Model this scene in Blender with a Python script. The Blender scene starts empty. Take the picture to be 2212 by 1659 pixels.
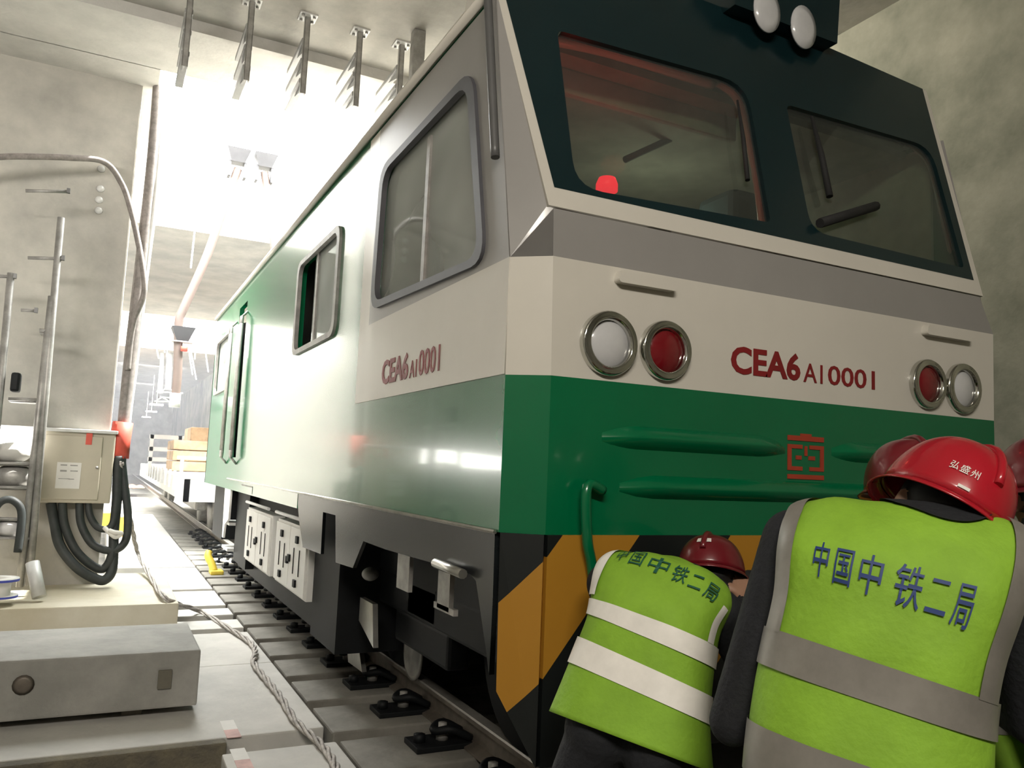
import bpy, bmesh, math, random
from mathutils import Vector, Matrix
random.seed(4)
PI = math.pi
sc = bpy.context.scene
COL = sc.collection
V = Vector

# ------------------------------------------------------------------ camera, sky, added lights, exposure
YAW, PITCH, ROLL, FPX = math.radians(26.516), math.radians(6.135), math.radians(2.361), 1740.72
CAM = V((0, 0, 1.25))
_f = V((math.sin(YAW)*math.cos(PITCH), math.cos(YAW)*math.cos(PITCH), math.sin(PITCH)))
_r0 = V((math.cos(YAW), -math.sin(YAW), 0)); _u0 = _r0.cross(_f)
_r = _r0*math.cos(ROLL) + _u0*math.sin(ROLL)
_u = -_r0*math.sin(ROLL) + _u0*math.cos(ROLL)
cam = bpy.data.cameras.new('camera'); co = bpy.data.objects.new('camera', cam); COL.objects.link(co)
cam.sensor_width = 36.0; cam.lens = FPX/2212*36.0; cam.clip_end = 300; cam.clip_start = .05
co.matrix_world = Matrix(((_r.x, _u.x, -_f.x, CAM.x), (_r.y, _u.y, -_f.y, CAM.y), (_r.z, _u.z, -_f.z, CAM.z), (0, 0, 0, 1)))
sc.camera = co
sc.view_settings.view_transform = 'Standard'; sc.view_settings.look = 'None'
sc.view_settings.gamma = 1; sc.view_settings.use_curve_mapping = False
sc.view_settings.exposure = 0.0
sc.cycles.max_bounces = 8; sc.cycles.diffuse_bounces = 4; sc.cycles.transparent_max_bounces = 12
sc.cycles.sample_clamp_indirect = 6.0; sc.cycles.caustics_reflective = False; sc.cycles.caustics_refractive = False

w = bpy.data.worlds.new('sky'); sc.world = w; w.use_nodes = True
bg = w.node_tree.nodes['Background']; bg.inputs[0].default_value = (.98, .99, .97, 1); bg.inputs[1].default_value = 25.0

def area(name, loc, look, sx, sy, power, col=(1, 1, 1)):
    l = bpy.data.lights.new(name, 'AREA'); l.shape = 'RECTANGLE'; l.size = sx; l.size_y = sy; l.energy = power; l.color = col
    o = bpy.data.objects.new(name, l); COL.objects.link(o); o.location = loc
    o.rotation_euler = (V(look)-V(loc)).to_track_quat('-Z', 'Y').to_euler()
    return o
CEIL = 4.85
p1 = area('shaft_portal', (1.0, 10.8, CEIL+.32), (1.0, 10.8, 0), 7.0, 5.6, 1)
p1.data.cycles.is_portal = True
area('fill_light', (-1.2, -2.5, 4.3), (2.2, 4, .6), 2.4, .3, 250, (1, .93, .82))  # added area light filling the nose and workers from out of view
tl = area('fill_light', (-2.4, 3.2, 3.2), (-.7, 8.2, 2.7), 2.0, .5, 40, (1, .95, .88)); tl.data.spread = 1.5  # unseen light added to brighten the pillar face
tl = area('fill_light', (3.3, 5.4, 4.72), (5.0, 3.6, 3.6), 1.2, .3, 55, (1, .95, .85))  # added to lighten the upper right wall, no lamp body
sun = bpy.data.lights.new('sun', 'SUN'); sun.energy = 28; sun.angle = .02; sun.color = (1, .97, .92); so = bpy.data.objects.new('sun', sun); COL.objects.link(so)
so.rotation_euler = V((-.55, -.06, -1)).to_track_quat('-Z', 'Y').to_euler()

def _ray(px, py): return _r*((px-1106)/FPX) - _u*((py-829.5)/FPX) + _f
def at(px, py, x=None, y=None, z=None):
    d = _ray(px, py)
    t = (x-CAM.x)/d.x if x is not None else (y-CAM.y)/d.y if y is not None else (z-CAM.z)/d.z
    return CAM + d*t
def atd(px, py, depth): return CAM + _ray(px, py)*depth
def atp(px, py, o, n):
    d = _ray(px, py); return CAM + d*((o-CAM).dot(n)/d.dot(n))

# ------------------------------------------------------------------ materials
MATS = {}
def mat(name, col, rough=.6, metal=0.0, nscale=0, namt=.2, bump=0, col2=None, spec=.5, emit=None, estr=0, trans=0, coat=0):
    if name in MATS: return MATS[name]
    m = bpy.data.materials.new(name); m.use_nodes = True; nt = m.node_tree; b = nt.nodes['Principled BSDF']
    c = tuple(col)+(1,)
    b.inputs['Base Color'].default_value = c; b.inputs['Roughness'].default_value = rough
    b.inputs['Metallic'].default_value = metal; b.inputs['Specular IOR Level'].default_value = spec
    if coat: b.inputs['Coat Weight'].default_value = coat; b.inputs['Coat Roughness'].default_value = .06
    if emit: b.inputs['Emission Color'].default_value = tuple(emit)+(1,); b.inputs['Emission Strength'].default_value = estr
    if nscale:
        tc = nt.nodes.new('ShaderNodeTexCoord'); n = nt.nodes.new('ShaderNodeTexNoise')
        n.inputs['Scale'].default_value = nscale; n.inputs['Detail'].default_value = 6; n.inputs['Roughness'].default_value = .65
        nt.links.new(tc.outputs['Object'], n.inputs['Vector'])
        r = nt.nodes.new('ShaderNodeValToRGB')
        d = tuple(col2) if col2 else tuple(x*(1-namt) for x in col)
        e = tuple(col) if col2 else tuple(min(1, x*(1+namt)) for x in col)
        r.color_ramp.elements[0].position = .36; r.color_ramp.elements[0].color = d+(1,)
        r.color_ramp.elements[1].position = .66; r.color_ramp.elements[1].color = e+(1,)
        nt.links.new(n.outputs['Fac'], r.inputs['Fac']); nt.links.new(r.outputs['Color'], b.inputs['Base Color'])
        if bump:
            n2 = nt.nodes.new('ShaderNodeTexNoise'); n2.inputs['Scale'].default_value = nscale*9; n2.inputs['Detail'].default_value = 4
            nt.links.new(tc.outputs['Object'], n2.inputs['Vector'])
            bp = nt.nodes.new('ShaderNodeBump'); bp.inputs['Strength'].default_value = bump; bp.inputs['Distance'].default_value = .02
            nt.links.new(n2.outputs['Fac'], bp.inputs['Height']); nt.links.new(bp.outputs['Normal'], b.inputs['Normal'])
    MATS[name] = m; return m
def glass_mat(name, tint, refl=.08, dirt_sheen=.0):
    m = bpy.data.materials.new(name); m.use_nodes = True; nt = m.node_tree
    for n in list(nt.nodes):
        if n.type == 'BSDF_PRINCIPLED': nt.nodes.remove(n)
    out = nt.nodes['Material Output']; t = nt.nodes.new('ShaderNodeBsdfTransparent'); t.inputs[0].default_value = tuple(tint)+(1,)
    g = nt.nodes.new('ShaderNodeBsdfGlossy'); g.inputs['Roughness'].default_value = .04; g.inputs[0].default_value = (.9, .95, .95, 1)
    lw = nt.nodes.new('ShaderNodeLayerWeight'); lw.inputs[0].default_value = .5
    pw = nt.nodes.new('ShaderNodeMath'); pw.operation = 'POWER'; pw.inputs[1].default_value = 4.0; nt.links.new(lw.outputs['Facing'], pw.inputs[0])
    ma = nt.nodes.new('ShaderNodeMath'); ma.operation = 'MULTIPLY_ADD'; ma.inputs[1].default_value = .6; ma.inputs[2].default_value = .035; nt.links.new(pw.outputs[0], ma.inputs[0])
    mx = nt.nodes.new('ShaderNodeMixShader'); nt.links.new(ma.outputs[0], mx.inputs[0]); nt.links.new(t.outputs[0], mx.inputs[1]); nt.links.new(g.outputs[0], mx.inputs[2])
    last = mx
    if dirt_sheen:
        df = nt.nodes.new('ShaderNodeBsdfDiffuse'); df.inputs[0].default_value = (.55, .57, .54, 1)  # pale diffuse layer: dirt on the windscreen, painted reflection on side panes
        no = nt.nodes.new('ShaderNodeTexNoise'); no.inputs['Scale'].default_value = 3
        mm = nt.nodes.new('ShaderNodeMath'); mm.operation = 'MULTIPLY'; mm.inputs[1].default_value = dirt_sheen*2; nt.links.new(no.outputs['Fac'], mm.inputs[0])
        m2 = nt.nodes.new('ShaderNodeMixShader'); nt.links.new(mm.outputs[0], m2.inputs[0]); nt.links.new(mx.outputs[0], m2.inputs[1]); nt.links.new(df.outputs[0], m2.inputs[2]); last = m2
    nt.links.new(last.outputs[0], out.inputs[0]); MATS[name] = m; return m

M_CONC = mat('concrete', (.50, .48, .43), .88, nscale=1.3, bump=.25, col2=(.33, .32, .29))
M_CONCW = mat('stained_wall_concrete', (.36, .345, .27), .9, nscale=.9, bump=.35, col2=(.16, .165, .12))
M_CONCL = mat('pale_concrete', (.60, .58, .54), .8, nscale=2.2, bump=.2, col2=(.48, .47, .44))
M_CONCD = mat('dirty_concrete', (.22, .20, .16), .9, nscale=2.0, bump=.3, col2=(.12, .115, .09))
M_BED = mat('track_bed', (.20, .185, .16), .92, nscale=3, bump=.5, col2=(.10, .095, .08))
M_GREEN = mat('green_gloss_paint', (.0, .125, .046), .22, nscale=1.2, namt=.06, coat=.35)
M_WHITE = mat('cream_paint', (.62, .59, .53), .3, nscale=1.5, namt=.03, coat=.2)
M_GREY = mat('grey_paint', (.27, .26, .25), .32, nscale=1.5, namt=.04, coat=.2)
M_BLACK = mat('black_gloss_mask', (.005, .018, .021), .22, nscale=2, namt=.1)
M_DARK = mat('dark_underframe', (.005, .006, .007), .6, nscale=4, namt=.3, spec=.25)
M_SKIRT = mat('black_skirt_paint', (.008, .010, .011), .24, nscale=2.5, namt=.3, spec=.32)
M_STEEL = mat('bright_steel', (.55, .54, .50), .3, .9, nscale=6, namt=.15)
M_CHROME = mat('chrome', (.62, .62, .58), .1, 1.0, nscale=5, namt=.05)
M_GREYST = mat('dull_steel', (.32, .31, .29), .5, .4, nscale=8, namt=.25)
M_RUST = mat('rail_steel', (.17, .145, .12), .5, .35, nscale=6, namt=.3)
M_RAILTOP = mat('rail_running_steel', (.42, .40, .37), .35, .35, nscale=9, namt=.15)
M_RED = mat('red_lettering', (.20, .010, .012), .5, nscale=4, namt=.1)
M_ORANGE = mat('orange_red_emblem', (.36, .045, .02), .5, nscale=4, namt=.1)
M_LENSW = mat('white_lens', (.55, .55, .56), .18, nscale=9, namt=.05, coat=.8)
M_LENSR = mat('red_lens', (.16, .006, .010), .15, nscale=9, namt=.1, coat=.8)
M_WBOX = mat('white_cabinet_paint', (.74, .73, .70), .45, nscale=4, namt=.04)
M_GALV = mat('galvanised_steel', (.60, .60, .58), .5, .2, nscale=7, namt=.1)
M_BOX = mat('beige_cabinet_paint', (.46, .42, .33), .5, nscale=3, namt=.05)
M_PAPER = mat('white_paper', (.72, .70, .66), .8, nscale=6, namt=.05)
M_TAPE = mat('red_tape', (.62, .09, .06), .6, nscale=6, namt=.1)
M_CABLE = mat('black_cable', (.03, .035, .034), .6, nscale=12, namt=.2)
M_CABLEG = mat('grey_conduit', (.23, .205, .19), .6, nscale=20, namt=.25)
M_CABLEW = mat('pale_twisted_cable', (.40, .37, .34), .7, nscale=30, namt=.3)
M_VEST = mat('fluorescent_vest_fabric', (.23, .43, .028), .75, nscale=7, namt=.10, bump=.15)
M_REFL = mat('silver_reflective_tape', (.24, .225, .20), .45, .25, nscale=10, namt=.12)
M_REFLW = mat('lit_reflective_tape', (.86, .83, .78), .5, nscale=10, namt=.06)  # same tape as M_REFL, its lit brightness painted into the colour
M_BLUE = mat('blue_print', (.012, .035, .16), .6, nscale=9, namt=.1)
M_GPRINT = mat('dark_green_print', (.008, .085, .05), .6, nscale=9, namt=.1)
M_NAVY = mat('dark_navy_workwear', (.008, .009, .012), .85, nscale=9, namt=.3, bump=.2)
M_SKIN = mat('skin', (.30, .17, .11), .55, nscale=9, namt=.1)
M_HAIR = mat('black_hair', (.006, .006, .006), .6, nscale=60, namt=.4)
M_HELM = mat('red_helmet_shell', (.36, .008, .018), .25, nscale=2, namt=.1, coat=.4)
M_HELMD = mat('dark_red_helmet_shell', (.14, .006, .012), .3, nscale=2, namt=.1, coat=.4)
M_STRAP = mat('black_webbing', (.01, .01, .01), .8, nscale=20, namt=.2)
M_PINK = mat('pale_pink_pipe_paint', (.11, .078, .066), .55, nscale=4, namt=.08)
M_BRK = mat('bracket_steel', (.34, .34, .33), .5, .2, nscale=7, namt=.1)
M_HOP = mat('weathered_hopper_steel', (.035, .034, .037), .6, nscale=5, namt=.15)
M_PALE = mat('pale_steel_paint', (.74, .73, .72), .5, nscale=4, namt=.08)
M_YEL = mat('yellow_paint', (.62, .46, .05), .5, nscale=4, namt=.15)
M_WOOD = mat('orange_brown_timber', (.50, .33, .19), .7, nscale=3, namt=.3)
M_CURT = mat('cab_lining', (.34, .33, .27), .8, nscale=3, namt=.2)
M_CABD = mat('dark_cab_trim', (.06, .07, .06), .6, nscale=3, namt=.2)
G_WIND = glass_mat('windscreen_glass', (.62, .68, .62), dirt_sheen=.04)
M_RUB = mat('dark_window_rubber', (.075, .075, .085), .5, nscale=6, namt=.1)
M_BAR = mat('dark_grey_bar', (.10, .10, .10), .4, nscale=6, namt=.1)
G_SIDE = glass_mat('side_window_glass', (.7, .74, .72), dirt_sheen=.42)  # strong pale mix stands for light reflected in the panes
M_TUBE = mat('lamp_tube', (1, 1, 1), .4, emit=(1, .97, .92), estr=14)
M_BEACON = mat('lit_red_beacon', (.8, .02, .03), .4, emit=(1, .03, .05), estr=2.2)

def stripe_mat():
    m = bpy.data.materials.new('hazard_stripe_paint'); m.use_nodes = True; nt = m.node_tree; b = nt.nodes['Principled BSDF']; b.inputs['Roughness'].default_value = .4
    tc = nt.nodes.new('ShaderNodeTexCoord'); sp = nt.nodes.new('ShaderNodeSeparateXYZ'); nt.links.new(tc.outputs['Object'], sp.inputs[0])
    def mth(op, a, bv):
        n = nt.nodes.new('ShaderNodeMath'); n.operation = op
        for i, q in enumerate((a, bv)):
            if hasattr(q, 'is_linked'): nt.links.new(q, n.inputs[i])
            else: n.inputs[i].default_value = q
        return n.outputs[0]
    s = mth('SUBTRACT', mth('MULTIPLY', sp.outputs['X'], 1.25), sp.outputs['Z'])
    s = mth('SUBTRACT', s, .72); s = mth('DIVIDE', s, .92); s = mth('FRACT', s, 0); s = mth('LESS_THAN', s, .43)
    mx = nt.nodes.new('ShaderNodeMix'); mx.data_type = 'RGBA'; mx.inputs[6].default_value = (.006, .008, .008, 1); mx.inputs[7].default_value = (.38, .18, .018, 1)
    nt.links.new(s, mx.inputs[0]); nt.links.new(mx.outputs[2], b.inputs['Base Color']); return m
M_HAZ = stripe_mat()

# ------------------------------------------------------------------ builders
class MB:
    """collects shapes, builds ONE mesh object"""
    def __init__(s): s.bm = bmesh.new(); s.mi = 0
    def box(s, lo, hi, bev=0, M=None):
        lo, hi = V(lo), V(hi); r = bmesh.ops.create_cube(s.bm, size=1); vs = r['verts']
        for v in vs: v.co = V(((lo.x+hi.x)/2+v.co.x*(hi.x-lo.x), (lo.y+hi.y)/2+v.co.y*(hi.y-lo.y), (lo.z+hi.z)/2+v.co.z*(hi.z-lo.z)))
        if M is not None:
            for v in vs: v.co = M @ v.co
        fs = {f for v in vs for f in v.link_faces}
        for f in fs: f.material_index = s.mi
        if bev:
            es = list({e for v in vs for e in v.link_edges}); bmesh.ops.bevel(s.bm, geom=es, offset=bev, segments=2, affect='EDGES', profile=.6)
        return s
    def tube(s, pts, r, n=10, cap=True, r2=None, closed=False):
        pts = [V(p) for p in pts]; N = len(pts); rings = []; prev = None
        for i, p in enumerate(pts):
            t = (pts[(i+1) % N]-pts[i-1]) if closed else (pts[min(i+1, N-1)]-pts[max(i-1, 0)])
            t.normalize()
            if prev is None:
                a = t.cross(V((0, 0, 1)));
                if a.length < .1: a = t.cross(V((1, 0, 0)))
                a.normalize()
            else:
                a = prev-t*prev.dot(t); a.normalize()
            prev = a; b = t.cross(a)
            rr = r if r2 is None else r+(r2-r)*i/max(1, N-1)
            if isinstance(r, (list, tuple)): rr = r[i]
            rings.append([s.bm.verts.new(p+(a*math.cos(2*PI*k/n)+b*math.sin(2*PI*k/n))*rr) for k in range(n)])
        for i in range(N if closed else N-1):
            A, B = rings[i], rings[(i+1) % N]
            for k in range(n):
                f = s.bm.faces.new((A[k], A[(k+1) % n], B[(k+1) % n], B[k])); f.material_index = s.mi; f.smooth = True
        if cap and not closed:
            for R in (rings[0][::-1], rings[-1]): f = s.bm.faces.new(R); f.material_index = s.mi
        return s
    def lathe(s, prof, c, axis, n=32, cap=True, ref=None):
        """prof: (radius, height along axis)"""
        c = V(c); ax = V(axis).normalized(); a = ax.cross(V((0, 0, 1)))
        if a.length < .1: a = ax.cross(V((1, 0, 0)))
        a.normalize(); b = ax.cross(a); rings = []
        for r, h in prof:
            if r < 1e-6: rings.append([s.bm.verts.new(c+ax*h)])
            else: rings.append([s.bm.verts.new(c+ax*h+(a*math.cos(2*PI*k/n)+b*math.sin(2*PI*k/n))*r) for k in range(n)])
        for A, B in zip(rings, rings[1:]):
            for k in range(n):
                q = [A[k % len(A)], A[(k+1) % len(A)], B[(k+1) % len(B)], B[k % len(B)]]
                q = list(dict.fromkeys(q))
                if len(q) > 2:
                    f = s.bm.faces.new(q); f.material_index = s.mi; f.smooth = True
        if cap:
            for R in (rings[0], rings[-1]):
                if len(R) > 2: f = s.bm.faces.new(R); f.material_index = s.mi
        return s
    def face(s, pts):
        f = s.bm.faces.new([s.bm.verts.new(V(p)) for p in pts]); f.material_index = s.mi; return s
    def prism(s, pts, d):
        """polygon extruded by vector d"""
        d = V(d); A = [s.bm.verts.new(V(p)) for p in pts]; B = [s.bm.verts.new(V(p)+d) for p in pts]; n = len(A)
        fs = [s.bm.faces.new(A), s.bm.faces.new(B[::-1])]+[s.bm.faces.new((A[i], B[i], B[(i+1) % n], A[(i+1) % n])) for i in range(n)]
        for f in fs: f.material_index = s.mi
        return s
    def grid(s, fn, nu, nv, closed=False):
        g = [[s.bm.verts.new(fn(i/nu, j/nv)) for i in range(nu if closed else nu+1)] for j in range(nv+1)]
        W = len(g[0])
        for j in range(nv):
            for i in range(nu):
                f = s.bm.faces.new((g[j][i], g[j][(i+1) % W], g[j+1][(i+1) % W], g[j+1][i])); f.material_index = s.mi; f.smooth = True
        return s
    def sphere(s, c, r, sc_=(1, 1, 1), M=None, u=20, v=12):
        q = bmesh.ops.create_uvsphere(s.bm, u_segments=u, v_segments=v, radius=r)
        for x in q['verts']:
            x.co = V((x.co.x*sc_[0], x.co.y*sc_[1], x.co.z*sc_[2]))
            if M is not None: x.co = M @ x.co
            x.co += V(c)
        for f in {f for x in q['verts'] for f in x.link_faces}: f.material_index = s.mi; f.smooth = True
        return s
    def build(s, name, m, parent=None, label=None, fixn=True, world=True):
        if fixn: bmesh.ops.recalc_face_normals(s.bm, faces=s.bm.faces[:])
        me = bpy.data.meshes.new(name); s.bm.to_mesh(me); s.bm.free()
        for q in (m if isinstance(m, (list, tuple)) else [m]): me.materials.append(q)
        return link(name, me, parent, label, world)
def link(name, me, parent=None, label=None, world=True):
    o = bpy.data.objects.new(name, me); COL.objects.link(o)
    if parent is not None:
        o.parent = parent
        if world:
            base = V((0, 0, 0)); p = parent
            while p is not None: base += p.location; p = p.parent
            o.location = -base
    if label: o['label'] = label
    return o
def tag(o, label, cat, group=None, kind=None):
    o['label'] = label; o['category'] = cat
    if group: o['group'] = group
    if kind: o['kind'] = kind
    return o
def thing(name, label, cat, loc=(0, 0, 0), group=None):
    o = bpy.data.objects.new(name, None); COL.objects.link(o); o.location = loc; o.empty_display_size = .1
    return tag(o, label, cat, group)
def structure(o): o['kind'] = 'structure'; return o
def dup(root, loc, label=None):
    r = root.copy(); COL.objects.link(r); r.location = loc
    if label: r['label'] = label
    for ch in list(root.children):
        c = ch.copy(); COL.objects.link(c); c.parent = r
        for g in ch.children:
            d = g.copy(); COL.objects.link(d); d.parent = c
    return r
def rounded(pts, r, n=5):
    """2D polygon with rounded corners; r number or list"""
    out = []; N = len(pts)
    for i in range(N):
        p = V(pts[i]); a = V(pts[i-1]); b = V(pts[(i+1) % N]); rr = r[i] if isinstance(r, (list, tuple)) else r
        if rr <= 0: out.append(p); continue
        da = (a-p); db = (b-p); k = min(rr, da.length*.48, db.length*.48); A = p+da.normalized()*k; B = p+db.normalized()*k
        for j in range(n+1):
            t = j/n; out.append(A*(1-t)**2+p*2*t*(1-t)+B*t*t)
    return out
def plate_mesh(polys, thick, M, bevel=0):
    """outer polygon + holes (2D), extruded by thick centred on the plane, placed by matrix M"""
    cu = bpy.data.curves.new('tmp', 'CURVE'); cu.dimensions = '2D'; cu.fill_mode = 'BOTH'; cu.extrude = thick/2; cu.bevel_depth = bevel; cu.bevel_resolution = 1
    for P in polys:
        sp = cu.splines.new('POLY'); sp.points.add(len(P)-1)
        for q, p in zip(sp.points, P): q.co = (p[0], p[1], 0, 1)
        sp.use_cyclic_u = True
    o = bpy.data.objects.new('tmp', cu); COL.objects.link(o)
    dg = bpy.context.evaluated_depsgraph_get(); me = bpy.data.meshes.new_from_object(o.evaluated_get(dg))
    bpy.data.objects.remove(o); bpy.data.curves.remove(cu); me.transform(M); return me
def plate(name, polys, thick, M, m, parent=None, label=None, bevel=0):
    me = plate_mesh(polys, thick, M, bevel); me.materials.clear(); me.materials.append(m); me.name = name
    return link(name, me, parent, label)
def text_mesh(txt, size, bold=0, thick=.002):
    cu = bpy.data.curves.new('tmp', 'FONT'); cu.body = txt; cu.size = size; cu.offset = bold; cu.extrude = thick/2; cu.resolution_u = 3
    o = bpy.data.objects.new('tmp', cu); COL.objects.link(o)
    dg = bpy.context.evaluated_depsgraph_get(); me = bpy.data.meshes.new_from_object(o.evaluated_get(dg))
    bpy.data.objects.remove(o); bpy.data.curves.remove(cu); me.materials.clear(); return me
def fit(me, x0, x1, y0, y1):
    xs = [v.co.x for v in me.vertices]; ys = [v.co.y for v in me.vertices]; a, b, c, d = min(xs), max(xs), min(ys), max(ys)
    for v in me.vertices: v.co.x = x0+(v.co.x-a)/(b-a)*(x1-x0); v.co.y = y0+(v.co.y-c)/(d-c)*(y1-y0)
    return me
def frame(o, X, Y):
    X = V(X); Y = V(Y); Z = X.cross(Y); return Matrix(((X.x, Y.x, Z.x, o[0]), (X.y, Y.y, Z.y, o[1]), (X.z, Y.z, Z.z, o[2]), (0, 0, 0, 1)))
def merge(bm_mb, me):
    bm_mb.bm.from_mesh(me); return bm_mb
def bez(P, n=24):
    """Catmull-Rom through points"""
    P = [V(p) for p in P]; out = []
    for i in range(len(P)-1):
        a, b, c, d = P[max(i-1, 0)], P[i], P[i+1], P[min(i+2, len(P)-1)]
        for k in range(n):
            t = k/n; out.append(.5*((2*b)+(c-a)*t+(2*a-5*b+4*c-d)*t*t+(3*b-a-3*c+d)*t**3))
    return out+[P[-1]]

# ------------------------------------------------------------------ the setting
E1Y, E2Y, E3Y = 7.76, at(339, 487, z=CEIL).y, at(306, 676, z=CEIL).y
structure(MB().box((-3.6, -5.2, -.75), (5.2, 76, -.45)).build('floor', M_BED))
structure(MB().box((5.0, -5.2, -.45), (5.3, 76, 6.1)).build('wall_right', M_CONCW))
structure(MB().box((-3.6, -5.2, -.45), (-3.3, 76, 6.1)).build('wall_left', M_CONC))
structure(MB().box((-3.6, -5.2, -.45), (5.3, -5.0, 6.1)).build('wall_back', M_CONC))
structure(MB().box((-3.6, -5.2, CEIL), (5.3, 6.88, CEIL+.35)).build('ceiling', M_CONC))
structure(MB().box((-3.6, 6.88, CEIL-.1), (5.3, E1Y, CEIL+.35)).build('trim_1', M_CONCL))
structure(MB().box((-3.6, E1Y-.01, CEIL-.1), (.16, 9.6, CEIL+.35)).box((-3.6, 9.6, CEIL), (-2.5, E2Y, CEIL+.35)).box((4.2, E1Y, CEIL), (5.3, E2Y, CEIL+.35)).build('trim_2', M_CONCL))
structure(MB().box((-3.6, E2Y, CEIL), (5.3, E3Y, CEIL+.31)).build('ceiling_far', M_CONC))
SB = at(299, 750, y=39).z; ST = at(306, 722, y=39).z
structure(MB().box((-3.6, 39, SB), (5.3, 76, ST)).build('trim_3', M_CONCL))
structure(MB().box((-12, 46, ST), (14, 46.3, 16)).build('wall_upper', M_CONC))
structure(MB().box((-3.6, 75.7, -.45), (5.3, 76, SB)).build('wall_end', M_CONC))
# broad concrete pillar on the left, with its light edge strip
pil = structure(MB().box((-1.9, 8.2, -.45), (.035, 9.4, CEIL+.05), bev=.015).build('wall_pillar', M_CONC))
# lamps of the far tunnel
for yy in (46, 58): area('far_tunnel_light', (1.6, yy, SB-.3), (1.6, yy+6, .5), 4, 1, 170, (1, .97, .92))
# downstand wall over the locomotive
structure(MB().box((2.75, 6.3, 3.55), (5.0, 6.6, CEIL)).build('wall_downstand', M_CONCL))
# pipe hanging from the ceiling beside it
p0 = at(908, 0, y=6.1); tag(MB().box((p0.x-.05, 6.05, 3.3), (p0.x+.05, 6.15, CEIL), bev=.008).build('ceiling_post', M_GREYST), 'grey square steel post coming down from the ceiling beside the locomotive roof', 'post')
# cable brackets hung from the ceiling in a row
def bracket():
    t = thing('cable_bracket', 'x', 'bracket', (0, 0, 0), 'cable brackets under the ceiling edge')
    MB().box((-.07, -.07, -.012), (.07, .07, 0), bev=.002).build('top_plate', M_GALV, t, world=False)
    for sx in (-.045, .045):
        for sy in (-.04, .04): MB().lathe([(.012, -.03), (.012, -.012)], (sx, sy, 0), (0, 0, 1), 6).build('bolt', M_GREYST, t, world=False)
    MB().box((-.022, -.02, -.66), (-.016, .02, -.012)).box((.016, -.02, -.66), (.022, .02, -.012)).box((-.022, -.02, -.66), (.022, -.014, -.012)).build('post', M_GREYST, t, world=False)
    for k in range(3):
        z = -.2-.17*k; a = MB()
        a.box((-.03, .02, z-.02), (.03, .62, z+.02), bev=.004)
        for q in range(7): a.box((-.018, .06+.075*q, z+.02), (.018, .1+.075*q, z+.026))
        a.prism([(-.008, .02, z-.02), (-.008, .3, z-.02), (-.008, .02, z-.09)], (.016, 0, 0))
        a.build('arm', M_BRK, t, world=False)
    return t
br = bracket()
BL = ['leftmost of the five steel cable brackets hanging below the ceiling', 'steel cable bracket second from the left under the ceiling edge',
      'middle one of the five steel cable brackets below the ceiling', 'steel cable bracket second from the right under the ceiling edge', 'steel cable bracket nearest the locomotive roof, half hidden by it']
for i, (px, py) in enumerate(((414, -32), (545, 3), (665, 36), (778, 68), (868, 96))):
    p = at(px, py, z=CEIL)
    if i == 0: br.location = p; br['label'] = BL[0]
    else: dup(br, p, BL[i])

# ------------------------------------------------------------------ the locomotive
XL, XR, XC, YF, YS, YE = 1.22, 3.90, 2.56, 2.40, 2.50, 11.5
loco = thing('locomotive', 'green, cream and grey electric track locomotive standing on the rails', 'locomotive', (XC, 7, 0))
def mirror(p): return V((2*XC-p[0], p[1], p[2]))
SIDE = frame((XL, 0, 0), (0, 1, 0), (0, 0, 1))           # local (y, z)
def sy(px, py): q = at(px, py, x=XL); return (q.y, q.z)
# window openings on the side
W1 = [sy(832, 369), sy(1022, 165), sy(1048, 560), sy(810, 662)]
W1 = rounded(W1, .12)
W2 = rounded([(4.95, 2.06), (6.14, 2.06), (6.14, 2.74), (4.95, 2.74)], .1)
W3 = rounded([(9.95, 2.08), (11.15, 2.08), (11.15, 2.76), (9.95, 2.76)], .1)
DOOR = [(8.80, 1.27), (9.35, 1.27), (9.35, 2.93), (8.80, 2.93)]
def ysz(z): return YS if z < 2.0 else YS+(z-2.0)*.2
outer = [(YE, .93), (YE, 3.12), (ysz(3.12)+.09, 3.12), (YS+.09, 2.0), (YS, 2.0), (YS, 1.04), (5.7, 1.04), (5.7, .93)]
plate('side_wall', [outer, W1, W2, W3, DOOR], .05, frame((XL+.025, 0, 0), (0, 1, 0), (0, 0, 1)), M_GREEN, loco, 'green painted side wall')
# livery panels on the side, a few millimetres proud
wp = [(4.38, 1.584), (4.38, 3.10), (4.20, 3.10), (4.20, 2.0), (YS, 2.0), (YS, 1.584)]
plate('livery_panel', [wp], .004, frame((XL-.002, 0, 0), (0, 1, 0), (0, 0, 1)), M_WHITE, loco, 'cream livery panel on the cab side')
gp = [(4.20, 2.0), (4.20, 3.10), (ysz(3.10), 3.10), (YS, 2.0)]
plate('livery_panel', [gp, W1], .004, frame((XL-.002, 0, 0), (0, 1, 0), (0, 0, 1)), M_GREY, loco, 'grey livery panel around the cab side window')
# right side, rear, roof, floor
MB().prism([(XR-.05, YS, 1.04), (XR-.05, YS, 2.0), (XR-.05, 2.80, 3.12), (XR-.05, YE, 3.12), (XR-.05, YE, 1.04)], (.05, 0, 0)).build('side_wall', M_GREEN, loco)
MB().box((XL, YE-.05, .93), (XR, YE, 3.12)).build('rear_wall', M_GREEN, loco)
MB().box((XL+.05, YS+.02, 1.0), (XR-.05, YE-.06, 1.06)).build('floor_plate', M_DARK, loco)
rb = MB()
def roofpt(u, v):
    y = 2.98+(YE-2.98)*v; prof = [(XL-.02, 3.12), (XL-.02, 3.17), (XL+.22, 3.36), (XL+.6, 3.44), (XC, 3.47)]
    prof = prof+[(2*XC-a, b) for a, b in prof[-2::-1]]
    a, b = prof[min(8, round(u*8))]; return V((a, y, b))
rb.grid(roofpt, 8, 1); rb.build('roof', M_WHITE, loco, fixn=True)
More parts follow.
